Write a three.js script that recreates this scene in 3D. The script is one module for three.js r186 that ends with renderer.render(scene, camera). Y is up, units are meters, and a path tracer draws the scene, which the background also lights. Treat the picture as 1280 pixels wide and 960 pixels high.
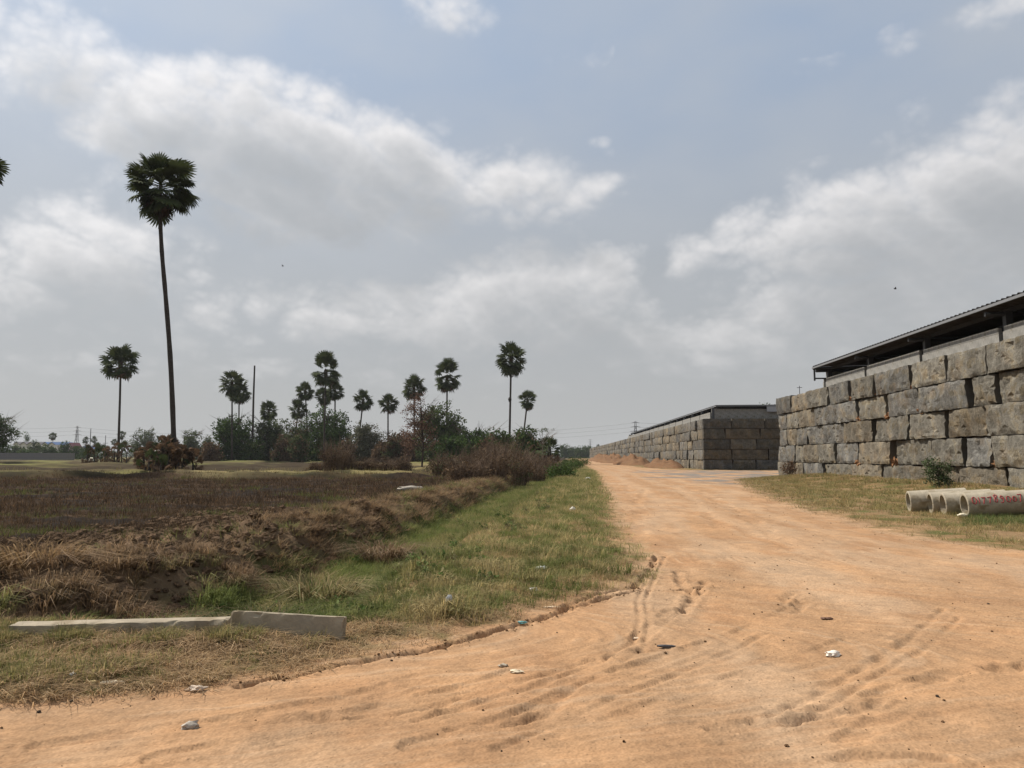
import * as THREE from 'three';
import { createNoise2D, createNoise3D } from 'simplex-noise';
import { mergeGeometries, toCreasedNormals } from 'three/addons/utils/BufferGeometryUtils.js';

// ---------------------------------------------------------------- camera
const FOCAL = 961, EYE = 1.6, PITCH = Math.atan(90.5 / FOCAL), YAW = Math.atan(60 / FOCAL * Math.cos(PITCH));
const scene = new THREE.Scene();
const camera = new THREE.PerspectiveCamera(2 * Math.atan(480 / FOCAL) * 180 / Math.PI, 4 / 3, 0.1, 9000);
camera.rotation.order = 'YXZ';
camera.position.set(0, EYE, 0);
camera.rotation.set(PITCH, YAW, 0);
camera.updateMatrixWorld();

const renderer = new THREE.WebGLRenderer({ antialias: true });
renderer.toneMapping = THREE.LinearToneMapping;
renderer.toneMappingExposure = 1.12;
renderer.shadowMap.enabled = true;

// ---------------------------------------------------------------- sun
const SUN = new THREE.Vector3(-0.62, 0.76, -0.30).normalize();
const sun = new THREE.DirectionalLight(new THREE.Color(1.0, 0.93, 0.84), 5.0);
sun.position.copy(SUN).multiplyScalar(300);
sun.castShadow = true;
sun.shadow.radius = 4;
sun.shadow.mapSize.set(4096, 4096);
Object.assign(sun.shadow.camera, { left: -120, right: 120, top: 120, bottom: -120, near: 1, far: 700 });
scene.add(sun, sun.target);

// ---------------------------------------------------------------- helpers
function mulberry(a) {
  return () => { a |= 0; a = a + 0x6D2B79F5 | 0; let t = Math.imul(a ^ a >>> 15, 1 | a); t = t + Math.imul(t ^ t >>> 7, 61 | t) ^ t; return ((t ^ t >>> 14) >>> 0) / 4294967296; };
}
const R = mulberry(7);
const rr = (a, b, r = R) => a + (b - a) * r();
const n2 = createNoise2D(mulberry(11)), n3 = createNoise3D(mulberry(12));
const clamp = (x, a = 0, b = 1) => Math.min(b, Math.max(a, x));
const sst = (a, b, x) => { const t = clamp((x - a) / (b - a)); return t * t * (3 - 2 * t); };
const mix = (a, b, t) => a + (b - a) * t;
const mix3 = (a, b, t) => [mix(a[0], b[0], t), mix(a[1], b[1], t), mix(a[2], b[2], t)];
const mul3 = (a, k) => [a[0] * k, a[1] * k, a[2] * k];
function fbm2(x, y, o = 4) { let s = 0, a = 0.5, t = 0; for (let i = 0; i < o; i++) { s += a * n2(x, y); t += a; a *= 0.5; x = x * 2.03 + 17.1; y = y * 2.03 - 9.3; } return s / t; }
function fbm3(x, y, z, o = 4) { let s = 0, a = 0.5, t = 0; for (let i = 0; i < o; i++) { s += a * n3(x, y, z); t += a; a *= 0.5; x = x * 2.03 + 7.1; y = y * 2.03 - 3.3; z = z * 2.03 + 1.7; } return s / t; }
// a photo pixel (1280 x 960) gives a direction; the ground or a known distance gives the point
const camR = new THREE.Vector3(), camU = new THREE.Vector3(), camB = new THREE.Vector3();
camera.matrixWorld.extractBasis(camR, camU, camB);
const ray = (px, py) => new THREE.Vector3().addScaledVector(camB, -FOCAL).addScaledVector(camR, px - 640).addScaledVector(camU, 480 - py);
function G(px, py, h = 0) { const d = ray(px, py), t = (h - EYE) / d.y; return new THREE.Vector3(0, EYE, 0).addScaledVector(d, t); }
function atZ(px, py, z) { const d = ray(px, py); return new THREE.Vector3(0, EYE, 0).addScaledVector(d, z / d.z); }
const wallZ = (px, X) => { const d = ray(px, 570.5); return d.z * X / d.x; };

// ---------------------------------------------------------------- sky: hazy air and cumulus, computed by direction
function makeSky() {
  const W = 4096, H = 2048, data = new Float32Array(W * H * 4);
  const ae = (px, py) => { const d = ray(px, py).normalize(); return [Math.atan2(d.x, -d.z) * 180 / Math.PI, Math.asin(d.y) * 180 / Math.PI]; };
  // cumulus seen in the photograph: centre, half width, half height (pixels), weight
  const list = [
    [175, 165, 95, 62, 1], [260, 160, 120, 72, 1.1], [350, 185, 130, 80, 1.15], [430, 200, 110, 66, 1.1], [390, 255, 160, 58, 1.1], [530, 215, 80, 48, 1], [610, 235, 95, 46, 0.9], [690, 248, 70, 42, 0.75], [765, 228, 40, 24, 0.5],
    [0, 40, 150, 80, 0.78], [130, 75, 90, 30, 0.4], [310, 105, 70, 24, 0.35], [570, 12, 66, 34, 0.6], [660, 180, 50, 16, 0.3],
    [85, 300, 95, 52, 0.9], [150, 315, 75, 45, 0.85], [20, 345, 120, 46, 0.75], [230, 350, 120, 30, 0.35],
    [470, 392, 120, 36, 0.75], [620, 372, 90, 48, 1.05], [715, 352, 78, 34, 1.05], [740, 395, 90, 34, 0.8], [560, 400, 120, 30, 0.7], [320, 385, 150, 26, 0.45], [150, 400, 170, 26, 0.45], [660, 420, 220, 26, 0.5],
    [1010, 275, 88, 56, 1.0], [930, 318, 88, 36, 0.85], [856, 306, 38, 20, 0.8], [1095, 285, 92, 68, 0.95], [1180, 240, 90, 70, 0.95], [1262, 190, 76, 70, 1.15], [1310, 265, 140, 130, 1], [1110, 350, 190, 66, 0.8], [1000, 400, 160, 42, 0.85], [870, 432, 105, 30, 0.75], [1200, 410, 170, 60, 0.6], [980, 455, 220, 30, 0.5],
    [700, 60, 60, 16, 0.32], [1110, 55, 40, 26, 0.34], [1180, 125, 46, 22, 0.34], [1010, 85, 90, 20, 0.22], [1240, 8, 90, 22, 0.5], [740, 185, 16, 12, 0.5],
    [200, 455, 300, 30, 0.38], [560, 470, 260, 24, 0.35],
  ].map(([x, y, a, b, w]) => { const c = ae(x, y), e = ae(x + a, y), f = ae(x, y - b); return [c[0], c[1], Math.abs(e[0] - c[0]), Math.abs(f[1] - c[1]), w]; });
  const mass = (a, e, x, y, z) => {
    const inF = sst(46, 38, Math.abs(a + 3.5)) * sst(44, 36, e);
    let s = 0;
    if (inF > 0) { let p = 1; for (const [ca, ce, ra, re, w] of list) { const u = (a - ca) / ra, v = (e - ce) / re, q = u * u + v * v; if (q < 2.4) p *= 1 - clamp(w * 0.8) * Math.pow(1 - q / 2.4, 1.5); } s = 1 - p; }
    if (inF < 1) s = mix(clamp(0.36 + 0.8 * fbm3(x * 2.2 + 5, y * 3.4, z * 2.2, 3)), s, inF);
    return s;
  };
  const dens = (a, e, x, y, z, oct) => { // above 0 is cloud
    const w1 = n3(x * 7, y * 10, z * 7 + 4), w2 = n3(x * 7 + 9, y * 10, z * 7 - 7), m = mass(a + w1 * 1.6, e + w2 * 0.8, x, y, z);
    if (m < 0.04) return -0.6;
    const k = 1 / (0.3 + y * 1.2); // smaller towards the horizon
    let b = 0, am = 0.5, f = 4 + 2.4 * k;
    for (let i = 0; i < oct; i++) { b += am * (1.9 * Math.abs(n3(x * f + i * 3.1, y * f * 1.35, z * f - i)) - 0.58); am *= 0.6; f *= 2.03; }
    return m * 1.15 - 0.60 + b * 0.46;
  };
  const hor = [0.485, 0.483, 0.467], low = [0.45, 0.463, 0.47], high = [0.365, 0.44, 0.555];
  for (let j = H / 2; j < H; j++) {
    const el = ((j + 0.5) / H - 0.5) * Math.PI, y = Math.sin(el), c = Math.cos(el), e = el * 180 / Math.PI;
    for (let i = 0; i < W; i++) {
      const th = ((i + 0.5) / W - 0.5) * 2 * Math.PI, x = c * Math.cos(th), z = c * Math.sin(th), a = Math.atan2(x, -z) * 180 / Math.PI, o = (j * W + i) * 4;
      if ((Math.abs(a + 3.5) > 52 || e > 47) && ((i & 3) || (j & 3))) { const p = ((j & ~3) * W + (i & ~3)) * 4; data[o] = data[p]; data[o + 1] = data[p + 1]; data[o + 2] = data[p + 2]; data[o + 3] = 1; continue; }
      let col = mix3(mix3(hor, low, sst(0, 11, e)), high, sst(9, 30, e));
      const sd = Math.max(0, x * SUN.x + y * SUN.y + z * SUN.z), glow = Math.pow(sd, 4) * 0.5;
      const veil = clamp(0.5 + 0.8 * fbm3(x * 3, y * 6, z * 3, 4));
      col = mix3(col, [0.50, 0.52, 0.545], 0.55 * veil * sst(3, 16, e));
      const d0 = dens(a, e, x, y, z, 6);
      if (d0 > -0.35) {
        let occ = 0; // cloud standing between here and the sun
        for (let k = 1; k <= 4; k++) { const t = k * 0.019; occ += Math.max(0, dens(a - k * 0.75, e + k * 1.15, x + SUN.x * t, y + SUN.y * t, z + SUN.z * t, k < 3 ? 5 : 3) + 0.02); }
        const lit = Math.exp(-occ * 0.85), alpha = sst(-0.36, 0.6, d0) * 0.95;
        let cc = mix3([0.385, 0.40, 0.415], [0.87, 0.84, 0.82], lit);
        cc = mix3(cc, mix3(hor, low, 0.4), 0.12 + 0.55 * sst(17, 4, e) * 0.85);
        col = mix3(col, cc, alpha);
      }
      col = mix3(col, hor, sst(7, 0, e) * 0.6);
      const g = 1 + glow;
      data[o] = col[0] * g * 0.86; data[o + 1] = col[1] * g * 0.875; data[o + 2] = col[2] * g * 0.9; data[o + 3] = 1;
    }
  }
  for (let j = 0; j < H / 2; j++) for (let i = 0; i < W; i++) { const o = (j * W + i) * 4; data[o] = 0.2; data[o + 1] = 0.16; data[o + 2] = 0.12; data[o + 3] = 1; }
  const t = new THREE.DataTexture(data, W, H, THREE.RGBAFormat, THREE.FloatType);
  t.mapping = THREE.EquirectangularReflectionMapping; t.magFilter = t.minFilter = THREE.LinearFilter; t.needsUpdate = true;
  return t;
}
const sky = makeSky();
scene.background = sky; scene.environment = sky;
scene.backgroundIntensity = 1; scene.environmentIntensity = 1;
scene.fog = new THREE.FogExp2(new THREE.Color(0.93, 0.95, 1.0), 0.00011);

// ---------------------------------------------------------------- scene graph helpers
const taken = {};
function numbered(n) { const k = taken[n] = (taken[n] ?? -1) + 1; return k ? `${n}_${String(k).padStart(3, '0')}` : n; }
function tag(o, label, category, group, kind) { o.userData.label = label; o.userData.category = category; if (group) o.userData.group = group; if (kind) o.userData.kind = kind; return o; }
function thing(name, label, category, pos = [0, 0, 0], turn = 0, group) {
  const o = new THREE.Group(); o.name = numbered(name); o.position.set(...(pos.isVector3 ? pos.toArray() : pos)); o.rotation.y = turn; scene.add(o); return tag(o, label, category, group);
}
function obj(name, geo, mat, parent = scene) { const m = new THREE.Mesh(geo, mat); m.name = parent === scene ? numbered(name) : name; parent.add(m); return m; }
function structure(name, geo, mat) { const m = obj(name, geo, mat); m.userData.kind = 'structure'; return m; }
class GB { // collects triangles
  constructor() { this.p = []; this.c = []; this.u = []; this.i = []; }
  v(x, y, z, c = [1, 1, 1], u = 0, w = 0) { this.p.push(x, y, z); this.c.push(c[0], c[1], c[2]); this.u.push(u, w); return this.p.length / 3 - 1; }
  t(a, b, c) { this.i.push(a, b, c); }
  q(a, b, c, d) { this.i.push(a, b, c, a, c, d); }
  tube(pts, rad, sides = 6, col = [1, 1, 1], cap = true) {
    const n = pts.length, first = this.p.length / 3; let L = 0;
    for (let k = 0; k < n; k++) {
      const a = pts[Math.max(0, k - 1)], b = pts[Math.min(n - 1, k + 1)];
      const d = new THREE.Vector3(b[0] - a[0], b[1] - a[1], b[2] - a[2]).normalize();
      const s = Math.abs(d.y) > 0.8 ? new THREE.Vector3(1, 0, 0) : new THREE.Vector3(0, 1, 0);
      const e1 = new THREE.Vector3().crossVectors(d, s).normalize(), e2 = new THREE.Vector3().crossVectors(d, e1);
      if (k) L += Math.hypot(pts[k][0] - pts[k - 1][0], pts[k][1] - pts[k - 1][1], pts[k][2] - pts[k - 1][2]);
      for (let s2 = 0; s2 <= sides; s2++) {
        const an = s2 / sides * 2 * Math.PI, ca = Math.cos(an) * rad[k], sa = Math.sin(an) * rad[k];
        this.v(pts[k][0] + e1.x * ca + e2.x * sa, pts[k][1] + e1.y * ca + e2.y * sa, pts[k][2] + e1.z * ca + e2.z * sa, col, s2 / sides, L);
      }
    }
    for (let k = 0; k < n - 1; k++) for (let s2 = 0; s2 < sides; s2++) { const a = first + k * (sides + 1) + s2; this.q(a, a + 1, a + sides + 2, a + sides + 1); }
    if (cap) for (const k of [0, n - 1]) { const b = first + k * (sides + 1), c = this.v(...pts[k], col); for (let s2 = 0; s2 < sides; s2++) k ? this.t(b + s2, b + s2 + 1, c) : this.t(b + s2 + 1, b + s2, c); }
    return this;
  }
  box(x0, x1, y0, y1, z0, z1, c) {
    const f = (a, b, d, e, w, h) => { const i0 = this.v(...a, c, 0, 0); this.v(...b, c, w, 0); this.v(...d, c, w, h); this.v(...e, c, 0, h); this.q(i0, i0 + 1, i0 + 2, i0 + 3); };
    const X = x1 - x0, Y = y1 - y0, Z = z1 - z0;
    f([x0, y0, z1], [x1, y0, z1], [x1, y1, z1], [x0, y1, z1], X, Y); f([x1, y0, z0], [x0, y0, z0], [x0, y1, z0], [x1, y1, z0], X, Y);
    f([x1, y0, z1], [x1, y0, z0], [x1, y1, z0], [x1, y1, z1], Z, Y); f([x0, y0, z0], [x0, y0, z1], [x0, y1, z1], [x0, y1, z0], Z, Y);
    f([x0, y1, z1], [x1, y1, z1], [x1, y1, z0], [x0, y1, z0], X, Z); f([x0, y0, z0], [x1, y0, z0], [x1, y0, z1], [x0, y0, z1], X, Z);
    return this;
  }
  bar(a, b, r, c) { return this.tube([a, b], [r, r], 4, c); }
  geo(crease) {
    let g = new THREE.BufferGeometry();
    g.setAttribute('position', new THREE.Float32BufferAttribute(this.p, 3)); g.setAttribute('color', new THREE.Float32BufferAttribute(this.c, 3)); g.setAttribute('uv', new THREE.Float32BufferAttribute(this.u, 2)); g.setIndex(this.i);
    if (crease) g = toCreasedNormals(g, crease); else g.computeVertexNormals();
    return g;
  }
}
const lin = (r, g, b) => new THREE.Color().setRGB(r, g, b);

// ---------------------------------------------------------------- textures
function tileNoise(seed, size, per) { // periodic value noise lattice sampler
  const r = mulberry(seed), L = new Float32Array(per * per); for (let i = 0; i < L.length; i++) L[i] = r() * 2 - 1;
  return (x, y) => { const fx = x / size * per, fy = y / size * per, ix = Math.floor(fx), iy = Math.floor(fy), u = fx - ix, v = fy - iy, s = u * u * (3 - 2 * u), t = v * v * (3 - 2 * v), x0 = ((ix % per) + per) % per, x1 = (x0 + 1) % per, y0 = ((iy % per) + per) % per, y1 = (y0 + 1) % per; return mix(mix(L[y0 * per + x0], L[y0 * per + x1], s), mix(L[y1 * per + x0], L[y1 * per + x1], s), t); };
}
function tex(size, fn, srgb) {
  const d = new Uint8Array(size * size * 4); const o = [0, 0, 0];
  for (let y = 0; y < size; y++) for (let x = 0; x < size; x++) { fn(x, y, o); const k = (y * size + x) * 4; d[k] = clamp(o[0]) * 255; d[k + 1] = clamp(o[1]) * 255; d[k + 2] = clamp(o[2]) * 255; d[k + 3] = 255; }
  const t = new THREE.DataTexture(d, size, size); t.wrapS = t.wrapT = THREE.RepeatWrapping; t.magFilter = THREE.LinearFilter; t.minFilter = THREE.LinearMipmapLinearFilter; t.generateMipmaps = true; if (srgb) t.colorSpace = THREE.SRGBColorSpace; t.needsUpdate = true; return t;
}
function octaves(seed, size, pers, amps) { const f = pers.map((p, i) => tileNoise(seed + i, size, p)); return (x, y) => { let s = 0; for (let i = 0; i < f.length; i++) s += amps[i] * f[i](x, y); return s; }; }
const SZ = 1024;
const soilHeight = new Float32Array(SZ * SZ);
{ // sand and soil: crumbs, grit, faint clumps (4 m tile)
  const a = octaves(31, SZ, [9, 23, 61, 150, 340], [0.22, 0.22, 0.22, 0.24, 0.26]);
  for (let y = 0; y < SZ; y++) for (let x = 0; x < SZ; x++) soilHeight[y * SZ + x] = 0.5 + 0.5 * a(x, y);
  const r = mulberry(44);
  for (let k = 0; k < 2600; k++) { const cx = r() * SZ, cy = r() * SZ, rad = 1.0 + r() * r() * 3.4, h = 0.12 + 0.3 * r(); for (let y = -5; y <= 5; y++) for (let x = -5; x <= 5; x++) { const d = Math.hypot(x, y) / rad; if (d < 1) { const i = ((Math.floor(cy + y) + SZ) % SZ) * SZ + (Math.floor(cx + x) + SZ) % SZ; soilHeight[i] += h * (1 - d * d); } } }
}
const soilTint = octaves(91, SZ, [5, 13, 37, 90], [0.3, 0.3, 0.25, 0.25]);
const soilGrain = octaves(97, SZ, [210, 430], [0.6, 0.6]);
const soilMap = tex(SZ, (x, y, o) => { const t = soilTint(x, y); const b = 0.9 + 0.10 * t + 0.07 * soilGrain(x, y); o[0] = b; o[1] = b * (1 - 0.018 * t); o[2] = b * (1 - 0.04 * t); }, true);
const soilBump = tex(SZ, (x, y, o) => { o[0] = o[1] = o[2] = soilHeight[y * SZ + x] * 0.6 + 0.1; });
const rockN = octaves(131, SZ, [4, 9, 22, 55, 130, 300], [0.3, 0.3, 0.28, 0.25, 0.22, 0.2]), rockT = octaves(171, SZ, [3, 7, 17, 43], [0.35, 0.35, 0.3, 0.2]);
const streakN = (() => { const r = mulberry(515), nx = 90, ny = 7, L = Array.from({ length: nx * ny }, () => r() * 2 - 1); return (x, y) => { const fx = x / SZ * nx, fy = y / SZ * ny, ix = Math.floor(fx), iy = Math.floor(fy), u = fx - ix, v = fy - iy, s = u * u * (3 - 2 * u), t = v * v * (3 - 2 * v), a = (i, j) => L[(j % ny) * nx + i % nx]; return mix(mix(a(ix, iy), a(ix + 1, iy), s), mix(a(ix, iy + 1), a(ix + 1, iy + 1), s), t); }; })();
const rockMap = tex(SZ, (x, y, o) => {
  const a = rockN(x, y), t = rockT(x, y), s = sst(0.12, 0.42, t), d = sst(0.2, 0.5, -t + 0.3 * a), b = 0.82 + 0.2 * a + 0.07 * streakN(x, y);
  let c = [b, b, b]; c = mix3(c, [b * 1.0, b * 0.91, b * 0.74], s * 0.4); c = mix3(c, [b * 0.62, b * 0.62, b * 0.62], d * 0.4); if (a > 0.42) c = mix3(c, [1, 0.99, 0.96], 0.45); o[0] = c[0]; o[1] = c[1]; o[2] = c[2];
}, true);
const rockBump = tex(SZ, (x, y, o) => { const a = rockN(x, y), c = Math.abs(rockT(x * 1.0, y)); o[0] = o[1] = o[2] = 0.5 + 0.36 * a - 0.25 * sst(0.04, 0.0, c); });
const concN = octaves(211, 512, [4, 11, 31, 90, 220], [0.35, 0.3, 0.2, 0.16, 0.14]), concS = octaves(233, 512, [3, 7, 19], [0.5, 0.3, 0.2]);
const concMap = tex(512, (x, y, o) => { const a = concN(x, y), s = sst(0.05, 0.6, concS(x, y)); const b = 0.86 + 0.15 * a; o[0] = b * mix(1, 0.78, s); o[1] = b * mix(1, 0.74, s); o[2] = b * mix(1, 0.66, s); }, true);
const concBump = tex(512, (x, y, o) => { o[0] = o[1] = o[2] = 0.5 + 0.4 * concN(x, y); });
const barkN = octaves(251, 256, [7, 19, 60], [0.4, 0.4, 0.3]);
const barkMap = tex(256, (x, y, o) => { const ring = 0.5 + 0.5 * Math.sin(y / 256 * 2 * Math.PI * 6 + barkN(x, y) * 2), b = 0.72 + 0.16 * barkN(x, y) + 0.14 * ring; o[0] = b; o[1] = b * 0.98; o[2] = b * 0.95; }, true);
const barkBump = tex(256, (x, y, o) => { o[0] = o[1] = o[2] = 0.4 + 0.2 * barkN(x, y) + 0.25 * (0.5 + 0.5 * Math.sin(y / 256 * 2 * Math.PI * 6 + barkN(x, y) * 2)); });
const scaled = (t, u, v = u) => { const c = t.clone(); c.repeat.set(u, v); c.needsUpdate = true; return c; };

// ---------------------------------------------------------------- materials
const std = (o) => new THREE.MeshStandardMaterial({ roughness: 0.95, metalness: 0, ...o });
const M = {
  ground: new THREE.MeshPhysicalMaterial({ vertexColors: true, map: soilMap, bumpMap: soilBump, bumpScale: 0.016, roughness: 1, specularIntensity: 0.06 }),
  rock: new THREE.MeshPhysicalMaterial({ vertexColors: true, map: rockMap, bumpMap: rockBump, bumpScale: 0.06, roughness: 0.95, specularIntensity: 0.3 }),
  clay: new THREE.MeshPhysicalMaterial({ vertexColors: true, map: soilMap, bumpMap: soilBump, bumpScale: 0.03, roughness: 1, specularIntensity: 0.06 }),
  conc: std({ color: lin(0.34, 0.325, 0.29), map: concMap, bumpMap: concBump, bumpScale: 0.006, roughness: 0.9 }),
  beam: std({ color: lin(0.43, 0.355, 0.245), map: concMap, bumpMap: concBump, bumpScale: 0.006, roughness: 0.92 }),
  pipe: std({ color: lin(0.47, 0.405, 0.295), map: concMap, bumpMap: concBump, bumpScale: 0.006, roughness: 0.9 }),
  steel: std({ color: lin(0.07, 0.072, 0.075), roughness: 0.6, metalness: 0.5 }),
  fascia: std({ color: lin(0.2, 0.205, 0.21), roughness: 0.55, metalness: 0.3 }),
  roof: std({ color: lin(0.10, 0.085, 0.07), map: concMap, roughness: 0.75, metalness: 0.2 }),
  trunk: std({ color: lin(0.075, 0.062, 0.052), map: barkMap, bumpMap: barkBump, bumpScale: 0.02, roughness: 1 }),
  wood: std({ color: lin(0.10, 0.075, 0.055), map: barkMap, bumpMap: barkBump, bumpScale: 0.01, roughness: 1 }),
  leaf: new THREE.MeshPhysicalMaterial({ vertexColors: true, roughness: 1, transmission: 0.2, thickness: 0, side: THREE.DoubleSide, specularIntensity: 0.2 }),
  grass: new THREE.MeshPhysicalMaterial({ vertexColors: true, roughness: 1, transmission: 0.35, thickness: 0, side: THREE.DoubleSide, specularIntensity: 0.1 }),
  twig: std({ vertexColors: true, roughness: 1 }),
  vc: std({ vertexColors: true, roughness: 0.8 }),
  glass: std({ color: lin(0.03, 0.035, 0.04), roughness: 0.2 }),
  red: std({ color: lin(0.33, 0.03, 0.035), roughness: 0.8 }),
};

// ---------------------------------------------------------------- terrain
const interp = (t, v) => { if (v >= t[0][0]) return t[0][1]; for (let i = 1; i < t.length; i++) if (v >= t[i][0]) { const a = t[i - 1], b = t[i]; return mix(a[1], b[1], (v - a[0]) / (b[0] - a[0])); } return t[t.length - 1][1]; };
const ROADL = [[-3.3, -14], [-4.3, -8], [-4.95, -3.64], [-5.15, -3.06], [-5.57, -2.3], [-6.14, -1.84], [-6.84, -1.27], [-7.72, -0.48], [-8.8, -0.02], [-9.6, 0.6], [-10.3, 0.98], [-12.2, 1.17], [-19.8, 1.4], [-31.7, 2.0], [-80, 3.7], [-208, 6.0], [-436, 9.5], [-900, 12]];
const ROADR = [[-7, 40], [-9, 24], [-11, 13], [-12.5, 9.3], [-13.64, 7.9], [-15.9, 7.15], [-20.7, 7.25], [-30.8, 8.1], [-45.9, 10.7], [-56, 12.6], [-61, 17.5], [-64, 30], [-88, 30], [-91, 15.4], [-97, 13.6], [-110, 11.6], [-200, 12.4], [-436, 15.2], [-900, 19]];
const DITCH = [[-5, -3.5], [-12, -3.45], [-20, -3.05], [-40, -2.3], [-107, -0.1], [-200, 2.4], [-436, 6], [-900, 8]];
const poly = (...p) => p.map(([x, y]) => { const g = G(x, y); return [g.x, g.z]; });
// wheel ruts and the crumbling edge of the road: points, half width, depth
const RUTS = [ // the crumbling edge and deep churned ruts
  [poly([300, 858], [410, 836], [470, 826], [540, 812], [600, 796], [660, 780], [705, 764], [760, 746], [800, 738], [850, 738], [892, 734]), 0.042, 0.085, 0.035],
  [poly([700, 762], [745, 742], [790, 735], [812, 715], [820, 698]), 0.04, 0.09, 0.035],
  [poly([823, 690], [815, 712], [803, 735], [797, 752], [800, 775], [792, 800], [750, 830], [660, 866], [520, 900]), 0.028, 0.024, 0.02], [poly([832, 694], [824, 714], [812, 736], [807, 752], [811, 780], [806, 806], [768, 840], [690, 878], [560, 915]), 0.028, 0.022, 0.02],
  [poly([960, 900], [1030, 866], [1090, 828], [1140, 796], [1180, 760]), 0.03, 0.022, 0.018], [poly([985, 912], [1055, 876], [1112, 838], [1160, 806], [1200, 772]), 0.03, 0.022, 0.018], [poly([620, 940], [760, 880], [880, 828], [960, 790]), 0.03, 0.02, 0.016],
  [poly([846, 718], [852, 730], [866, 742], [850, 770]), 0.05, 0.055, 0.04],
  [poly([880, 728], [874, 742], [862, 756]), 0.05, 0.06, 0.03],
  [poly([976, 760], [984, 748], [990, 742]), 0.07, 0.035, 0.02], [poly([1000, 762], [998, 748], [1000, 740]), 0.06, 0.035, 0.02], [poly([1250, 838], [1275, 832]), 0.1, 0.04, 0.03],
  [poly([640, 860], [740, 826], [800, 812], [830, 810]), 0.05, 0.035, 0.02], [poly([985, 905], [1040, 897], [1080, 890], [1105, 884]), 0.07, 0.04, 0.03], [poly([1050, 950], [1110, 946], [1180, 950]), 0.04, 0.03, 0.02],
  [poly([320, 905], [380, 900], [410, 898]), 0.06, 0.035, 0.025], [poly([470, 897], [540, 884], [575, 874]), 0.04, 0.03, 0.02], [poly([640, 905], [690, 892], [700, 880]), 0.05, 0.035, 0.025],
  [poly([780, 640], [800, 625], [806, 612]), 0.12, 0.04, 0.03],
];
const TRACKS = [ // shallow tyre marks: centre line, half width, depth
  [poly([200, 945], [330, 922], [470, 898], [600, 868], [720, 828], [800, 795], [840, 765]), 0.10, 0.016], [poly([330, 908], [460, 890], [580, 862], [690, 826], [770, 798]), 0.09, 0.014],
  [poly([520, 935], [640, 902], [760, 850], [860, 812], [940, 785], [1010, 750]), 0.11, 0.016], [poly([700, 930], [860, 870], [1000, 822], [1100, 790]), 0.11, 0.012],
  [poly([900, 915], [1010, 898], [1110, 872], [1200, 840]), 0.10, 0.018], [poly([950, 905], [1020, 870], [1090, 830], [1135, 800]), 0.08, 0.012], [poly([1060, 930], [1140, 880], [1180, 850]), 0.09, 0.012],
  [poly([60, 930], [260, 905], [420, 880], [520, 852]), 0.12, 0.012], [poly([1000, 690], [940, 650], [890, 622], [840, 602]), 0.2, 0.03], [poly([900, 660], [872, 630], [842, 608], [800, 594]), 0.2, 0.03], [poly([800, 680], [800, 640], [785, 610], [765, 590]), 0.2, 0.025],
];
for (const r of [...RUTS, ...TRACKS]) { const b = [1e9, -1e9, 1e9, -1e9]; for (const [x, z] of r[0]) { b[0] = Math.min(b[0], x); b[1] = Math.max(b[1], x); b[2] = Math.min(b[2], z); b[3] = Math.max(b[3], z); } r.push(b); }
function polyDist(p, x, z) { let best = 1e9; for (let i = 1; i < p.length; i++) { const ax = p[i - 1][0], az = p[i - 1][1], dx = p[i][0] - ax, dz = p[i][1] - az, t = clamp(((x - ax) * dx + (z - az) * dz) / (dx * dx + dz * dz)), d = Math.hypot(x - ax - t * dx, z - az - t * dz); if (d < best) best = d; } return best; }
function rut(x, z) { // height of the ruts and tyre marks
  let h = 0;
  if (z < -45 || z > -3.5 || x < -6 || x > 10) return 0;
  for (const [p, w, dep, ridge, b] of RUTS) {
    const m = w * 4.5; if (x < b[0] - m || x > b[1] + m || z < b[2] - m || z > b[3] + m) continue;
    const d0 = polyDist(p, x, z); if (d0 > m) continue;
    const d = Math.max(0, d0 + w * (w < 0.035 ? 0.5 : 1.2) * fbm2(x * 3.2, z * 3.2, 4)), k = clamp(0.62 + 0.8 * fbm2(x * 1.7 + 9, z * 1.7, 3), 0, 1.3);
    h -= dep * k * Math.exp(-Math.pow(Math.max(0, d) / w, 2) * 1.3); h += ridge * clamp(k) * Math.exp(-Math.pow((d - w * 1.7) / (w * 0.7), 2)) * (0.5 + 0.5 * fbm2(x * 5, z * 5, 3));
  }
  for (const [p, w, dep, b] of TRACKS) {
    if (x < b[0] - w * 2 || x > b[1] + w * 2 || z < b[2] - w * 2 || z > b[3] + w * 2) continue;
    const d = polyDist(p, x, z); if (d > w * 1.6) continue; const k = sst(-0.35, 0.3, fbm2(x * 1.3 + 4, z * 1.3, 3));
    h += k * (-dep * sst(w, w * 0.75, d) + dep * 0.7 * Math.exp(-Math.pow((d - w * 1.12) / (w * 0.14), 2)) + 0.0035 * Math.sin(d / w * 15) * sst(w, w * 0.7, d));
    
  }
  return h;
}
// grain left by wheels: fine across the way they run, long along it
function scuff(x, z) { const t = sst(-12, -5.5, z) * 1.2, c = Math.cos(t), s = Math.sin(t); return fbm2((x * c - z * s) * 0 + (x * c + z * s) * 9, (z * c - x * s) * 0.5, 4); }
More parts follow.
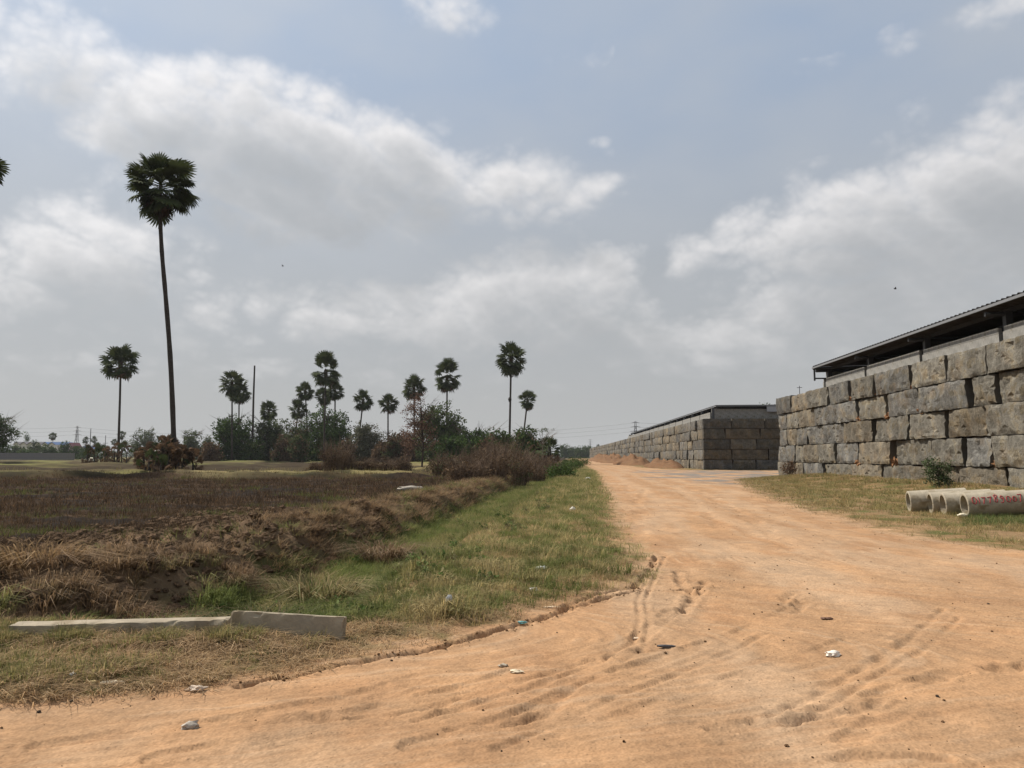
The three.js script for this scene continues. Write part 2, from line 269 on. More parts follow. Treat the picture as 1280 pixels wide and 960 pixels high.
// zones at a place on the ground
function zone(x, z) {
  const wob = 0.22 * fbm2(x * 1.1, z * 1.1, 3) * clamp(1 + Math.abs(z) / 40, 1, 3), l = interp(ROADL, z) + wob, r = interp(ROADR, z) - wob * 1.6, dx = interp(DITCH, z);
  return { road: Math.min(x - l, r - x), l, r, dx, s: x - dx };
}
const BUNDS = [[-33, 0.12], [-52, 0.5], [-63, 0.45], [-78, 0.55], [-96, 0.55], [-122, 0.6], [-150, 0.6], [-185, 0.6], [-235, 0.5], [-300, 0.4]];
function fieldShare(x, z) { return sst(-2.3, -3.1, x - interp(DITCH, z)); }
function heightAt(x, z, q = zone(x, z)) {
  let h = 0.03 * fbm2(x * 0.25, z * 0.25, 2);
  const far = sst(90, 30, Math.abs(z));
  if (q.road > -0.6) { // bare road
    const k = sst(-0.4, 0.15, q.road);
    h += k * (0.016 * fbm2(x * 1.1, z * 0.6, 2) + far * (0.004 * fbm2(x * 4, z * 4, 3) + scuff(x, z) * 0.010 + 0.0015 * fbm2(x * 17, z * 17, 2)));
  }
  h += rut(x, z);
  if (x < q.l + 0.1 && z < -4) { // verge, ditch, bank, field
    const fade = sst(-6.9, -8.2, z), s = q.s + 0.35 * fbm2(x * 0.5, z * 0.45, 2);
    const lush = sst(0.1, -0.8, q.road);
    h += lush * (0.05 + 0.06 * fbm2(x * 1.4, z * 1.4, 3));
    const prof = s > 0 ? sst(1.9, 0.5, s) : sst(-2.0, -1.0, s);
    h -= fade * prof * 0.62;
    const bank = Math.exp(-Math.pow((s + 2.35) / 0.75, 2));
    h += fade * bank * (0.06 + 0.30 * fbm2(x * 0.8, z * 0.8, 3) + 0.10 * fbm2(x * 3.4, z * 3.4, 3) + 0.07 * Math.abs(fbm2(x * 6, z * 6, 3)));
    const f = sst(-2.0, -3.0, s);
    h += f * (0.05 + 0.05 * fbm2(x * 0.8, z * 0.8, 3) * far + 0.05 * Math.abs(fbm2(x * 3.3, z * 3.3, 3)) * far);
    const clod = f * sst(-5.5, -3.2, s) * sst(-30, -12, z);
    h += clod * (0.10 * fbm2(x * 1.3, z * 1.3, 2) + 0.13 * Math.abs(fbm2(x * 2.6, z * 2.6, 4)) + 0.09 * fbm2(x * 6.5, z * 6.5, 3));
  }
  if (z < -28 && x < -6) { const w = 1.5 * fbm2(x * 0.03, z * 0.05, 2); for (const [bz, bh] of BUNDS) { const wd = 0.6 + Math.abs(bz) * 0.0025, d = (z - bz - w) / wd; if (Math.abs(d) < 2.5) h += sst(-6, -12, x) * bh * Math.exp(-d * d) * (0.8 + 0.3 * n2(x * 0.2, bz)); } }
  if (x > q.r - 0.2 && z < -9) { // ground rising a little towards the stone wall
    const t = sst(0, 3, x - q.r);
    h += t * (0.05 + 0.05 * fbm2(x * 0.9, z * 0.9, 3)) + 0.5 * sst(12.6, 16.6, x) * sst(-9, -16, z) * sst(-59, -50, z) * (0.8 + 0.25 * fbm2(x * 0.6, z * 0.4, 2));
  }
  return h;
}
const SAND = [0.45, 0.27, 0.146], SANDL = [0.50, 0.333, 0.203], SANDR = [0.40, 0.23, 0.122];
function colorAt(x, z, q) {
  const far = Math.abs(z);
  let c = mix3(SAND, SANDL, sst(-0.2, 0.6, fbm2(x * 0.35 + 3, z * 0.12, 4)));
  c = mix3(c, SANDR, 0.75 * sst(0.05, 0.55, fbm2(x * 0.5 + 40, z * 0.3, 4)));
  // wheel-worn streaks: across the mouth of the track near by, along it farther off
  const turn = sst(-11, -6, z) * 1.25, cx = Math.cos(turn), sx = Math.sin(turn), al = x * cx - z * sx * -1, acr = x * cx + z * sx;
  const st = 0.6 * fbm2(acr * 2.6, (z * cx - x * sx) * 0.16, 3) + 0.75 * scuff(x, z);
  c = mix3(c, SANDL, 0.6 * sst(0.1, 0.6, st)); c = mix3(c, SANDR, 0.55 * sst(0.12, 0.6, -st));
  c = mul3(c, 1 + 0.10 * fbm2(x * 3, z * 3, 3));
  if (z < -9 && q.road > 0) { const u = (x - q.l) / Math.max(2, Math.min(q.r, 9.5) - q.l), ln = Math.cos(u * 2 * Math.PI * 4 + 1.2 * fbm2(x * 0.1, z * 0.06, 2)); c = mix3(c, SANDL, 0.55 * sst(-9, -14, z) * sst(0.1, 0.9, ln + 0.5 * fbm2(x * 0.7, z * 0.2, 3))); }
  // grey crushed gravel in the yard mouth
  const gr = sst(7, 10, x + 3 * fbm2(x * 0.2, z * 0.2, 2)) * sst(-43, -47, z) * sst(-92, -86, z) * sst(-0.1, 0.35, 0.25 + fbm2(x * 0.25, z * 0.12 + 5, 3));
  c = mix3(c, [0.23, 0.21, 0.185], 0.85 * gr);
  if (q.road < 0.35) {
    const g = sst(0.3, -0.5, q.road + 0.35 * fbm2(x * 2.3, z * 2.3, 3));
    const right = x > 4 || z > -4 && x > 0;
    let gcol = mix3([0.26, 0.17, 0.085], [0.13, 0.13, 0.045], sst(-0.3, 0.3, fbm2(x * 0.8, z * 0.8, 3)));
    if (right) gcol = mix3(gcol, [0.34, 0.22, 0.12], sst(-0.15, 0.35, fbm2(x * 0.5 + 8, z * 0.3, 3)) * 0.8);
    if (!right && q.s < 1.6 && z < -7.2) {
      gcol = mix3(gcol, [0.09, 0.105, 0.03], sst(1.6, 0.6, q.s));
      gcol = mix3(gcol, [0.17, 0.115, 0.07], sst(-1.1, -1.8, q.s + 0.3 * fbm2(x, z, 2)));
      const f = sst(-2.3, -3.0, q.s);
      if (f > 0) {
        const nr = fbm2(x * 0.16, z * 0.33, 4), n5 = fbm2(x * 1.1 + 4, z * 1.6, 3);
        let burnt = mix3([0.026, 0.02, 0.016], [0.085, 0.055, 0.034], sst(-0.35, 0.4, nr + 0.4 * n5));
        const clod = sst(-6.2, -3.5, q.s) * sst(-24, -12, z); burnt = mix3(burnt, [0.18, 0.118, 0.074], clod * 0.85);
        const straw = mix3([0.24, 0.195, 0.095], [0.15, 0.145, 0.055], sst(-0.3, 0.3, fbm2(x * 0.05, z * 0.12, 3)));
        const edge = -52 + 3 * fbm2(x * 0.06, 7, 2);
        let fc = mix3(burnt, straw, sst(edge + 2, edge - 3, z) * sst(-9, -16, x));
        if (z < -56 && x < -12) { const plot = BUNDS.findIndex(([bz]) => z > bz), pl = Math.sin(plot * 37.7 + Math.floor((x + 8 * n2(plot, 3)) / (22 + 9 * Math.sin(plot * 5))) * 91.3) * 0.5 + 0.5; fc = mix3(fc, pl < 0.35 ? [0.075, 0.056, 0.036] : pl < 0.7 ? [0.29, 0.23, 0.11] : [0.17, 0.165, 0.06], 0.7 * sst(-400, -300, z)); const band = fbm2(x * 0.012, z * 0.11 + 30, 3); fc = mix3(fc, [0.06, 0.045, 0.03], 0.9 * sst(0.0, 0.25, band) * sst(-400, -250, z)); }
        gcol = mix3(gcol, fc, f);
      }
    }
    if (!right && z > -8) gcol = mix3(gcol, [0.30, 0.20, 0.11], 0.6 * sst(-0.2, 0.3, fbm2(x * 1.2, z * 1.2, 3)));
    c = mix3(c, gcol, g);
  }
  return c;
}
function axis(segs) { const a = []; for (const [from, to, s0, s1] of segs) { let v = from; const dir = Math.sign(to - from); while ((to - v) * dir > 1e-6) { a.push(v); const t = Math.abs((v - from) / (to - from)); v += dir * mix(s0, s1, t); } } a.push(segs[segs.length - 1][1]); return a; }
{
  const XA = -4.24, XB = 4.8, ZA = -3.6, ZB = -12.6; // finely meshed part of the track
  const xsC = [...axis([[XA, -6.5, 0.07, 0.08], [-6.5, -30, 0.08, 0.6], [-30, -300, 0.6, 14], [-300, -2500, 14, 400]]).reverse(), ...axis([[XA + 0.08, XB, 0.08, 0.08], [XB + 0.06, 9, 0.06, 0.14], [9, 30, 0.14, 0.9], [30, 300, 0.9, 20], [300, 2500, 20, 400]])];
  const zsC = axis([[6, ZA, 0.8, 0.1], [ZA, ZB, 0.07, 0.07], [ZB - 0.06, -30, 0.06, 0.24], [-30, -110, 0.24, 0.7], [-110, -400, 0.8, 6], [-400, -2800, 6, 300]]);
  const xsF = axis([[XA, XB, 0.02, 0.022]]), zsF = axis([[ZA, ZB, 0.018, 0.034]]);
  const NAMES = ['dirt_road', 'grass_verge', 'burnt_field', 'grass_strip', 'gravel_yard'], out = NAMES.map(() => ({ p: [], n: [], c: [], u: [], i: [] }));
  const sheet = (xs, zs, skip, skirt) => {
    const nx = xs.length, nz = zs.length, P = new Float32Array(nx * nz * 3), C = new Float32Array(nx * nz * 3), cls = new Uint8Array(nx * nz);
    for (let j = 0; j < nz; j++) for (let i = 0; i < nx; i++) {
      const x = xs[i], z = zs[j], k = j * nx + i; if (skip && x > XA + 0.3 && x < XB - 0.3 && z < ZA - 0.3 && z > ZB + 0.3) { P[k * 3] = x; P[k * 3 + 2] = z; continue; }
      const q = zone(x, z), c = colorAt(x, z, q);
      P[k * 3] = x; P[k * 3 + 1] = heightAt(x, z, q); P[k * 3 + 2] = z; C.set(c, k * 3);
      cls[k] = q.road > -0.1 ? (x > 9 && z < -46 && z > -92 ? 4 : 0) : x > q.l ? 3 : q.s < -2.2 && z < -7.6 || x < -7 ? 2 : 1;
    }
    const all = [], idx = NAMES.map(() => []);
    for (let j = 0; j < nz - 1; j++) for (let i = 0; i < nx - 1; i++) { const a = j * nx + i, b = a + 1, c = a + nx, d = c + 1; all.push(a, b, c, b, d, c); if (skip && xs[i] >= XA - 1e-6 && xs[i + 1] <= XB + 1e-6 && zs[j] <= ZA + 1e-6 && zs[j + 1] >= ZB - 1e-6) continue; idx[cls[a]].push(a, b, c, b, d, c); }
    const full = new THREE.BufferGeometry(); full.setAttribute('position', new THREE.BufferAttribute(P, 3)); full.setIndex(all); full.computeVertexNormals(); const N = full.attributes.normal.array;
    out.forEach((o, n) => { const map = new Int32Array(nx * nz).fill(-1); for (const v of idx[n]) { if (map[v] < 0) { map[v] = o.p.length / 3; o.p.push(P[v * 3], P[v * 3 + 1], P[v * 3 + 2]); o.n.push(N[v * 3], N[v * 3 + 1], N[v * 3 + 2]); o.c.push(C[v * 3], C[v * 3 + 1], C[v * 3 + 2]); o.u.push(P[v * 3] / 4, P[v * 3 + 2] / 4); } o.i.push(map[v]); } });
    if (skirt) { // short hem below the edge of the fine part, so that no gap opens against the coarse sheet
      const edge = []; for (let i = 0; i < nx - 1; i++) edge.push([i, i + 1], [(nz - 1) * nx + i, (nz - 1) * nx + i + 1]); for (let j = 0; j < nz - 1; j++) edge.push([j * nx, (j + 1) * nx], [j * nx + nx - 1, (j + 1) * nx + nx - 1]);
      for (const [a, b] of edge) { const o = out[cls[a]], f = o.p.length / 3; for (const [v, d] of [[a, 0], [b, 0], [b, 0.04], [a, 0.04]]) { o.p.push(P[v * 3], P[v * 3 + 1] - d, P[v * 3 + 2]); o.n.push(N[v * 3], N[v * 3 + 1], N[v * 3 + 2]); o.c.push(C[v * 3], C[v * 3 + 1], C[v * 3 + 2]); o.u.push(P[v * 3] / 4, P[v * 3 + 2] / 4); } o.i.push(f, f + 1, f + 2, f, f + 2, f + 3); }
    }
    return nx * nz;
  };
  const nC = sheet(xsC, zsC, true, false), nF = sheet(xsF, zsF, false, true);
  NAMES.forEach((name, n) => { const o = out[n], g = new THREE.BufferGeometry(); g.setAttribute('position', new THREE.Float32BufferAttribute(o.p, 3)); g.setAttribute('normal', new THREE.Float32BufferAttribute(o.n, 3)); g.setAttribute('color', new THREE.Float32BufferAttribute(o.c, 3)); g.setAttribute('uv', new THREE.Float32BufferAttribute(o.u, 2)); g.setIndex(o.i); structure(name, g, M.ground); });
  console.log('ground', nC, nF);
}
const ground = (x, z) => heightAt(x, z);

// ---------------------------------------------------------------- stone walls
// one rough-split block: face towards +z, length w along x
function blockGeo(w, h, d, seed, nx, ny, amp, near, dark = 1) {  // dark: colour factor that puts shade into the stone
  const r = mulberry(seed), g = new GB(), o = r() * 100;
  const pl = []; for (let k = 0; k < 6; k++) pl.push([(r() - 0.5) * 0.30, (r() - 0.5) * 0.55, r() * 0.16, (r() - 0.5) * w * 0.8, (r() - 0.5) * h * 0.8]);
  const kind = r(); const base = kind < 0.45 ? [0.25, 0.23, 0.188] : kind < 0.72 ? [0.24, 0.23, 0.206] : kind < 0.9 ? [0.255, 0.22, 0.166] : [0.185, 0.177, 0.158];
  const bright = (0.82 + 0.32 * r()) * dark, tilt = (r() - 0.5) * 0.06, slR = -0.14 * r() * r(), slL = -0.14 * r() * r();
  const face = (x, y) => {
    let z = 1e9; for (const [a, b, c, px, py] of pl) z = Math.min(z, a * (x - px) + b * (y - py) + c);
    const cr = Math.abs(fbm3(x * 1.7 + o, y * 0.55, o + 3, 2));
    return clamp(z, -0.15, 0.15) * amp * 0.6 + 0.06 * amp * fbm3(x * 2.2 + o, y * 1.2, o, 3) - 0.07 * sst(0.12, 0, cr) + (near ? 0.03 * fbm3(x * 5 + o, y * 4, 2, 3) : 0);
  };
  const id = [];
  for (let j = 0; j <= ny; j++) for (let i = 0; i <= nx; i++) {
    const u = i / nx, v = j / ny; let x = (u - 0.5) * w, y = (v - 0.5) * h;
    const ex = Math.min(u, 1 - u), ey = Math.min(v, 1 - v);
    const jx = (i === 0 || i === nx ? 0.05 : 0.02) * fbm3(y * 2.2, u * 9 + o, 1, 2), jy = (j === 0 || j === ny ? 0.035 : 0.015) * fbm3(x * 1.4 + o, v * 9, 5, 2);
    let z = face(x, y); const edge = Math.min(ex * w, ey * h); z -= 0.035 * amp * sst(0.05, 0, edge);
    x += jx - (i === nx ? 0.03 : i === 0 ? -0.03 : 0) + tilt * y + (u > 0.5 ? slR : -slL) * (v - 0.5) * h * Math.abs(u - 0.5) * 2; y += jy;
    const st = sst(0.15, 0.5, fbm3(x * 0.8 + o, y * 0.8, 9, 3));
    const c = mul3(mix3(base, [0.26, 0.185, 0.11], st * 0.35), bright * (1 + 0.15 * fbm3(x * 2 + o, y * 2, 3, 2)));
    id.push(g.v(x, y, z, c, (x + o) / 2.4, (y + o) / 2.4));
  }
  const at = (i, j) => id[j * (nx + 1) + i];
  for (let j = 0; j < ny; j++) for (let i = 0; i < nx; i++) ((i + j) % 2 ? [[at(i, j), at(i + 1, j), at(i + 1, j + 1)], [at(i, j), at(i + 1, j + 1), at(i, j + 1)]] : [[at(i, j), at(i + 1, j), at(i, j + 1)], [at(i + 1, j), at(i + 1, j + 1), at(i, j + 1)]]).forEach((t) => g.t(...t));
  const ring = []; for (let i = 0; i < nx; i++) ring.push(at(i, 0)); for (let j = 0; j < ny; j++) ring.push(at(nx, j)); for (let i = nx; i > 0; i--) ring.push(at(i, ny)); for (let j = ny; j > 0; j--) ring.push(at(0, j));
  const back = ring.map((k) => g.v(g.p[k * 3] * 0.985, g.p[k * 3 + 1] * 0.985, -d, mul3(base, bright), (g.p[k * 3] + g.p[k * 3 + 1] + o) / 2.4, 0.4));
  for (let k = 0; k < ring.length; k++) { const n = (k + 1) % ring.length; g.q(ring[n], ring[k], back[k], back[n]); }
  return g.geo(0.45);
}
const XW = 16.8, CH = 1.21;
function lump(rx, ry, rz, seed, col, detail = 2, rough = 0.35, flat = false) {
  const g = new THREE.IcosahedronGeometry(1, detail), p = g.attributes.position, c = new Float32Array(p.count * 3), o = seed * 3.7;
  for (let i = 0; i < p.count; i++) { const x = p.getX(i), y = p.getY(i), z = p.getZ(i), k = 1 + rough * fbm3(x * 1.3 + o, y * 1.3, z * 1.3, 3); p.setXYZ(i, x * rx * k, y * ry * k, z * rz * k); const b = 0.88 + 0.24 * (0.5 + 0.5 * n3(x * 2 + o, y * 2, z * 2)); c.set(mul3(col, b), i * 3); }
  g.setAttribute('color', new THREE.BufferAttribute(c, 3)); const u = new Float32Array(p.count * 2); for (let i = 0; i < p.count; i++) { u[i * 2] = (p.getX(i) + p.getY(i) * 0.5) / 2; u[i * 2 + 1] = (p.getZ(i) + p.getY(i) * 0.5) / 2; } g.setAttribute('uv', new THREE.BufferAttribute(u, 2));
  if (flat) g.computeVertexNormals(); else { const s = toCreasedNormals(g, 1.2); return s; }
  return g;
}
const CLAY = [0.29, 0.16, 0.085];
{ // near wall: joints read off the photograph, course by course from the top
  const J = [
    [42, 93, 158, 230, 318, 415, 545, 690, 845, 1010, 1200, 1420, 1750, 2200, 2900], [40, 70, 117, 177, 258, 337, 450, 575, 768, 872, 1050, 1260, 1500, 1850, 2400, 2900], [38, 68, 104, 145, 198, 282, 390, 533, 667, 828, 1030, 1250, 1560, 1950, 2500, 2900],
    [30, 64, 96, 128, 185, 244, 330, 456, 604, 728, 846, 1080, 1300, 1600, 2100, 2900], [30, 80, 127, 205, 303, 412, 520, 692, 888, 1100, 1340, 1650, 2100, 2900]];
  const wall = thing('stone_block_wall', 'tall wall of huge rough grey stone blocks behind the concrete pipes', 'wall', [XW, 0, 0], -Math.PI / 2);
  const HT = [1.24, 1.2, 1.21, 1.22, 1.2]; let y = 6.07, seed = 1000;
  const gaps = new Set(['0:3', '0:4', '0:5', '1:5', '1:6', '1:7', '2:5', '2:6', '3:6', '3:9', '4:7']);
  J.forEach((row, ci) => {
    const h = HT[ci]; const zz = row.map((v) => wallZ(v / 3 + 960, XW));
    for (let k = 0; k < zz.length - 1; k++) {
      const gap = gaps.has(`${ci}:${k}`) ? 0.26 : 0.02 + 0.07 * R(), z0 = zz[k], z1 = zz[k + 1] - gap, w = z1 - z0; if (w < 0.3) continue;
      const hh = h - 0.03 - (ci === 0 ? 0.1 * R() : 0.03 * R()), near = k > 3;
      const b = obj('stone_block', blockGeo(w, hh, 1.0 + 0.05 * R(), seed++, Math.max(6, Math.min(24, Math.round(w * 4.5))), 9, 1, near), M.rock, wall);
      b.position.set((z0 + z1) / 2, y - h + hh / 2, -0.10 + 0.2 * R() - 0.03 * ci + 0.06); b.rotation.z = (R() - 0.5) * 0.014; b.rotation.y = (R() - 0.5) * 0.09; b.rotation.x = (R() - 0.5) * 0.08;
      if (gap > 0.2 ? R() < 0.6 : R() < 0.14) { const m = obj('clay_lump', lump(0.16 + 0.12 * R(), 0.10 + 0.14 * R(), 0.2, seed, CLAY, 3, 1.4), M.clay, wall); m.position.set(z1 + gap * 0.5, y - h + 0.06, -0.34 + 0.1 * R()); }
    }
    y -= h;
  });
  const z0 = wallZ(972, XW);
  const core = obj('earth_core', new GB().box(z0 + 0.5, -4.5, -0.1, 5.75, -1.9, -0.62, [0.15, 0.085, 0.05]).geo(), M.clay, wall);
  // far end, seen edge on: the short return of the wall
  let s2 = 1400; for (let c = 0; c < 5; c++) { let x = 0.9; while (x < 6) { const w = rr(2.2, 3.6), b = obj('stone_block', blockGeo(w, CH - 0.05, 0.9, s2++, 8, 5, 1, false), M.rock, wall); b.rotation.y = Math.PI; b.position.set(z0 + 0.05 - 0.1 * R(), c * CH + CH / 2, 0); b.rotation.y = -Math.PI / 2; b.position.z = -x - w / 2; x += w + 0.08; } }
}
{ // far wall: long face and the end facing the track
  const z0 = wallZ(880, XW), wall = thing('stone_block_wall', 'long receding wall of stone blocks, end face darkened to hold its shade, beyond the gravel yard entrance', 'wall', [XW, 0, 0], -Math.PI / 2);
  let n = 0, seed = 2000; const rest = [];
  const variants = Array.from({ length: 22 }, () => [rr(2.6, 4.3), seed++]).map(([w, s]) => [w, blockGeo(w, CH - 0.045, 1.0, s, 8, 5, 1.15, false)]);
  const hash = new Map();
  for (let c = 0; c < 5; c++) { // end face, individually shaped, its shade partly painted in as darker stone (local -x side looks at +z in the world)
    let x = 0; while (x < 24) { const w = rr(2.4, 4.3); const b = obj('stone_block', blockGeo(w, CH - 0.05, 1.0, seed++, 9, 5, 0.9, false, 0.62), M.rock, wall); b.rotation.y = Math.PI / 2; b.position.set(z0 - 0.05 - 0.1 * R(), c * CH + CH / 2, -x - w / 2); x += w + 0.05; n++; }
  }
  for (let k = 0; ; k++) { let any = false;
    for (let c = 0; c < 5; c++) { let e = hash.get(c) ?? z0 - 1.1 + 0.2 * R(); if (e < -440) continue; any = true; const [w, g] = variants[Math.floor(R() * variants.length)];
      const pos = [e - w / 2, c * CH + CH / 2, -0.06 + 0.14 * R()];
      if (n < 290) { const b = obj('stone_block', g, M.rock, wall); b.position.set(...pos); n++; } else { const gg = g.clone(); gg.translate(...pos); rest.push(gg); }
      hash.set(c, e - w - 0.06); }
    if (!any) break; }
  const st = obj('distant_stone_blocks', mergeGeometries(rest), M.rock, wall); st.userData.kind = 'stuff';
  obj('earth_core', new GB().box(-439, z0 - 0.7, -0.1, 5.7, -1.9, -0.6, [0.15, 0.085, 0.05]).box(z0 - 1.9, z0 - 0.7, -0.1, 5.7, -24, -1.9, [0.15, 0.085, 0.05]).geo(), M.clay, wall);
}

// ---------------------------------------------------------------- open sheds behind the walls
function corrugated(x0, x1, y0, y1, za, zb, pitch = 0.36) { // sheets running along x, ribs across z
  const g = new GB(), t = 0.006, prof = []; const n = Math.round(Math.abs(zb - za) / pitch);
  for (let k = 0; k < n; k++) { const z = za + (zb - za) * k / n, p = (zb - za) / n; prof.push([z, 0], [z + p * 0.55, 0], [z + p * 0.66, 0.075], [z + p * 0.89, 0.075]); } prof.push([zb, 0]);
  for (const [up, fl] of [[t, 0], [-t, 1]]) { const b = g.p.length / 3; prof.forEach(([z, h]) => { g.v(x0, y0 + h + up, z, [1, 1, 1], x0 / 3, z / 3); g.v(x1, y1 + h + up, z, [1, 1, 1], x1 / 3, z / 3); }); for (let k = 0; k < prof.length - 1; k++) { const a = b + k * 2; fl ? g.q(a, a + 2, a + 3, a + 1) : g.q(a, a + 1, a + 3, a + 2); } }
  return g.geo(0.3);
}
function shed(label, zFront, zBack, y0, slope, xe, xb, frontPanels) { // zFront: the end nearest the entrance of the track
  const s = thing('storage_shed', label, 'shed'), a = Math.max(zFront, zBack), b = Math.min(zFront, zBack), yB = y0 + (xb - xe) * slope;
  obj('roof', corrugated(xe, xb, y0, yB, a, b), M.roof, s);
  obj('fascia', new GB().box(xe - 0.06, xe - 0.01, y0 - 0.13, y0 - 0.02, b, a, [1, 1, 1]).geo(), M.fascia, s);
  for (const [ze, k] of [[a, 1], [b, -1]]) obj('gable_trim', new GB().tube([[xe, y0 - 0.1, ze], [xb, yB - 0.1, ze]], [0.09, 0.09], 4, [1, 1, 1]).geo(0.3), M.steel, s);
  for (let x = xe + 1.2; x < xb; x += 2.4) { const y = y0 + (x - xe) * slope - 0.1; obj('purlin', new GB().box(x - 0.04, x + 0.04, y - 0.12, y + 0.06, b + 0.1, a - 0.1, [1, 1, 1]).geo(), M.steel, s); }
  const step = 7; let i = 0;
  for (let z = a - 0.4; z > b; z -= step, i++) {
    const ze = Math.max(b, z - step + 0.3);
    obj('concrete_panel', new GB().box(XW + 1.2, XW + 1.36, 5.55, 6.62 + 0.04 * (i % 2), ze, z, [1, 1, 1]).geo(), M.conc, s);
    obj('concrete_panel', new GB().box(XW + 1.22, XW + 1.36, 6.64, 6.86 + 0.05 * R(), ze + 0.05, z - 0.05, [1, 1, 1]).geo(), M.conc, s);
    const px = XW + 1.55; obj('post', new GB().box(px - 0.14, px + 0.14, 0, y0 + (px - xe) * slope - 0.22, z - 0.05, z + 0.21, [1, 1, 1]).geo(), M.steel, s);
    obj('rafter', new GB().tube([[xe + 0.1, y0 - 0.3, z + 0.08], [xb, yB - 0.45, z + 0.08]], [0.1, 0.16], 4).geo(0.3), M.steel, s);
    obj('post', new GB().box(xb - 0.5, xb - 0.22, 0, yB - 0.3, z - 0.05, z + 0.2, [1, 1, 1]).geo(), M.steel, s);
  }
  for (const z of [a - 0.35, b + 0.2]) obj('added_end_wall', new GB().box(XW + 1.4, xb - 0.15, 0, y0 - 0.35, z - 0.15, z, [1, 1, 1]).geo(), M.conc, s);  // end walls added to keep light out of the shed interior
  obj('back_wall', new GB().box(xb - 0.15, xb, 0, yB - 0.1, b, a, [1, 1, 1]).geo(), M.conc, s);
  return s;
}
{
  const XE = 17.35, zE = wallZ(1020, XE);
  const s = shed('open shed with corrugated roof above the wall behind the pipes', zE, -4, 7.7, 0.03, XE, 42);
  // steel bracket at the free corner of the roof
  obj('bracket', new GB().box(XE, XE + 0.1, 6.75, 7.5, zE + 0.1, zE + 0.2, [1, 1, 1]).box(XE + 0.1, 19.5, 6.86, 6.95, zE + 0.1, zE + 0.2, [1, 1, 1]).geo(), M.steel, s);
  const XF = 18.7, zF = wallZ(897, XF);
  const f = shed('low flat shed roof on top of the long receding stone wall', zF, -205, 7.66, 0.004, XF, 48);
  for (let k = 0, x = 18.3; k < 7; k++) { const w = 3.1 + 0.5 * (k % 2); obj('concrete_panel', new GB().box(x, x + w - 0.06, 5.75, 6.35, zF - 0.9, zF - 0.74, [1, 1, 1]).geo(), M.conc, f); obj('concrete_panel', new GB().box(x + 0.03, x + w - 0.03, 6.38, 7.15, zF - 0.89, zF - 0.76, [1, 1, 1]).geo(), M.conc, f); x += w; }
  obj('metal_sheet', new GB().box(24.6, 27.6, 6.9, 7.7, zF + 0.02, zF + 0.05, [1, 1, 1]).geo(), std({ color: lin(0.3, 0.31, 0.33), roughness: 0.5, metalness: 0.3 }), f);
}
{ // post standing on the near wall's end
  const p = thing('antenna_pole', 'thin pole rising above the end of the stone wall', 'pole', [XW + 1.4, 5.7, wallZ(974, XW) + 1.0]);
  obj('mast', new GB().tube([[0, 0, 0], [0, 1.25, 0]], [0.03, 0.02], 6).geo(), M.steel, p); obj('crossbar', new GB().bar([-0.2, 1.1, 0], [0.2, 1.12, 0], 0.02).geo(), M.steel, p);
}

// ---------------------------------------------------------------- soil heaps along the far wall
function mound(label, x, z, rx, rz, h, seed) {
  const g = new GB(), n = 40, m = 14; const top = g.v(0, h * 0.97, 0, CLAY, 0, 0);
  const col = (t) => mul3(mix3([0.19, 0.10, 0.055], [0.24, 0.145, 0.08], 0.5 + 0.5 * n2(t * 3, seed)), 1);
  for (let j = 1; j <= m; j++) for (let i = 0; i < n; i++) { const a = i / n * 2 * Math.PI, r = j / m, px = Math.cos(a) * r * rx * (1 + 0.2 * n2(Math.cos(a) * 1.5 + seed, Math.sin(a) * 1.5)), pz = Math.sin(a) * r * rz; let y = h * Math.pow(Math.cos(r * Math.PI / 2), 0.9) * (0.85 + 0.45 * fbm2(px * 0.45 + seed, pz * 0.12, 2)) + 0.12 * fbm2(px * 1.2, pz * 0.5 + seed, 2) * (1 - r); if (j === m) y = -0.15; g.v(px, y, pz, col(px + pz), px / 3, pz / 3); }
  for (let i = 0; i < n; i++) g.t(top, 1 + (i + 1) % n, 1 + i);
  for (let j = 0; j < m - 1; j++) for (let i = 0; i < n; i++) { const a = 1 + j * n + i, b = 1 + j * n + (i + 1) % n; g.q(a, b, b + n, a + n); }
  const o = obj('soil_heap', g.geo(), M.clay); o.position.set(x, ground(x, z), z); tag(o, label, 'soil heap', 'soil heaps along the far wall');
}
mound('low orange soil heap at the corner of the receding wall', 15.0, -113, 2.4, 13, 1.3, 1);
mound('broad orange soil heap behind the corner heap, against the receding wall', 14.0, -152, 3.2, 20, 2.0, 2);
mound('orange soil heap halfway along the receding wall', 13.8, -205, 3.8, 34, 2.2, 3);
mound('farthest orange soil heap along the receding wall', 14.3, -270, 4.2, 44, 2.4, 4);

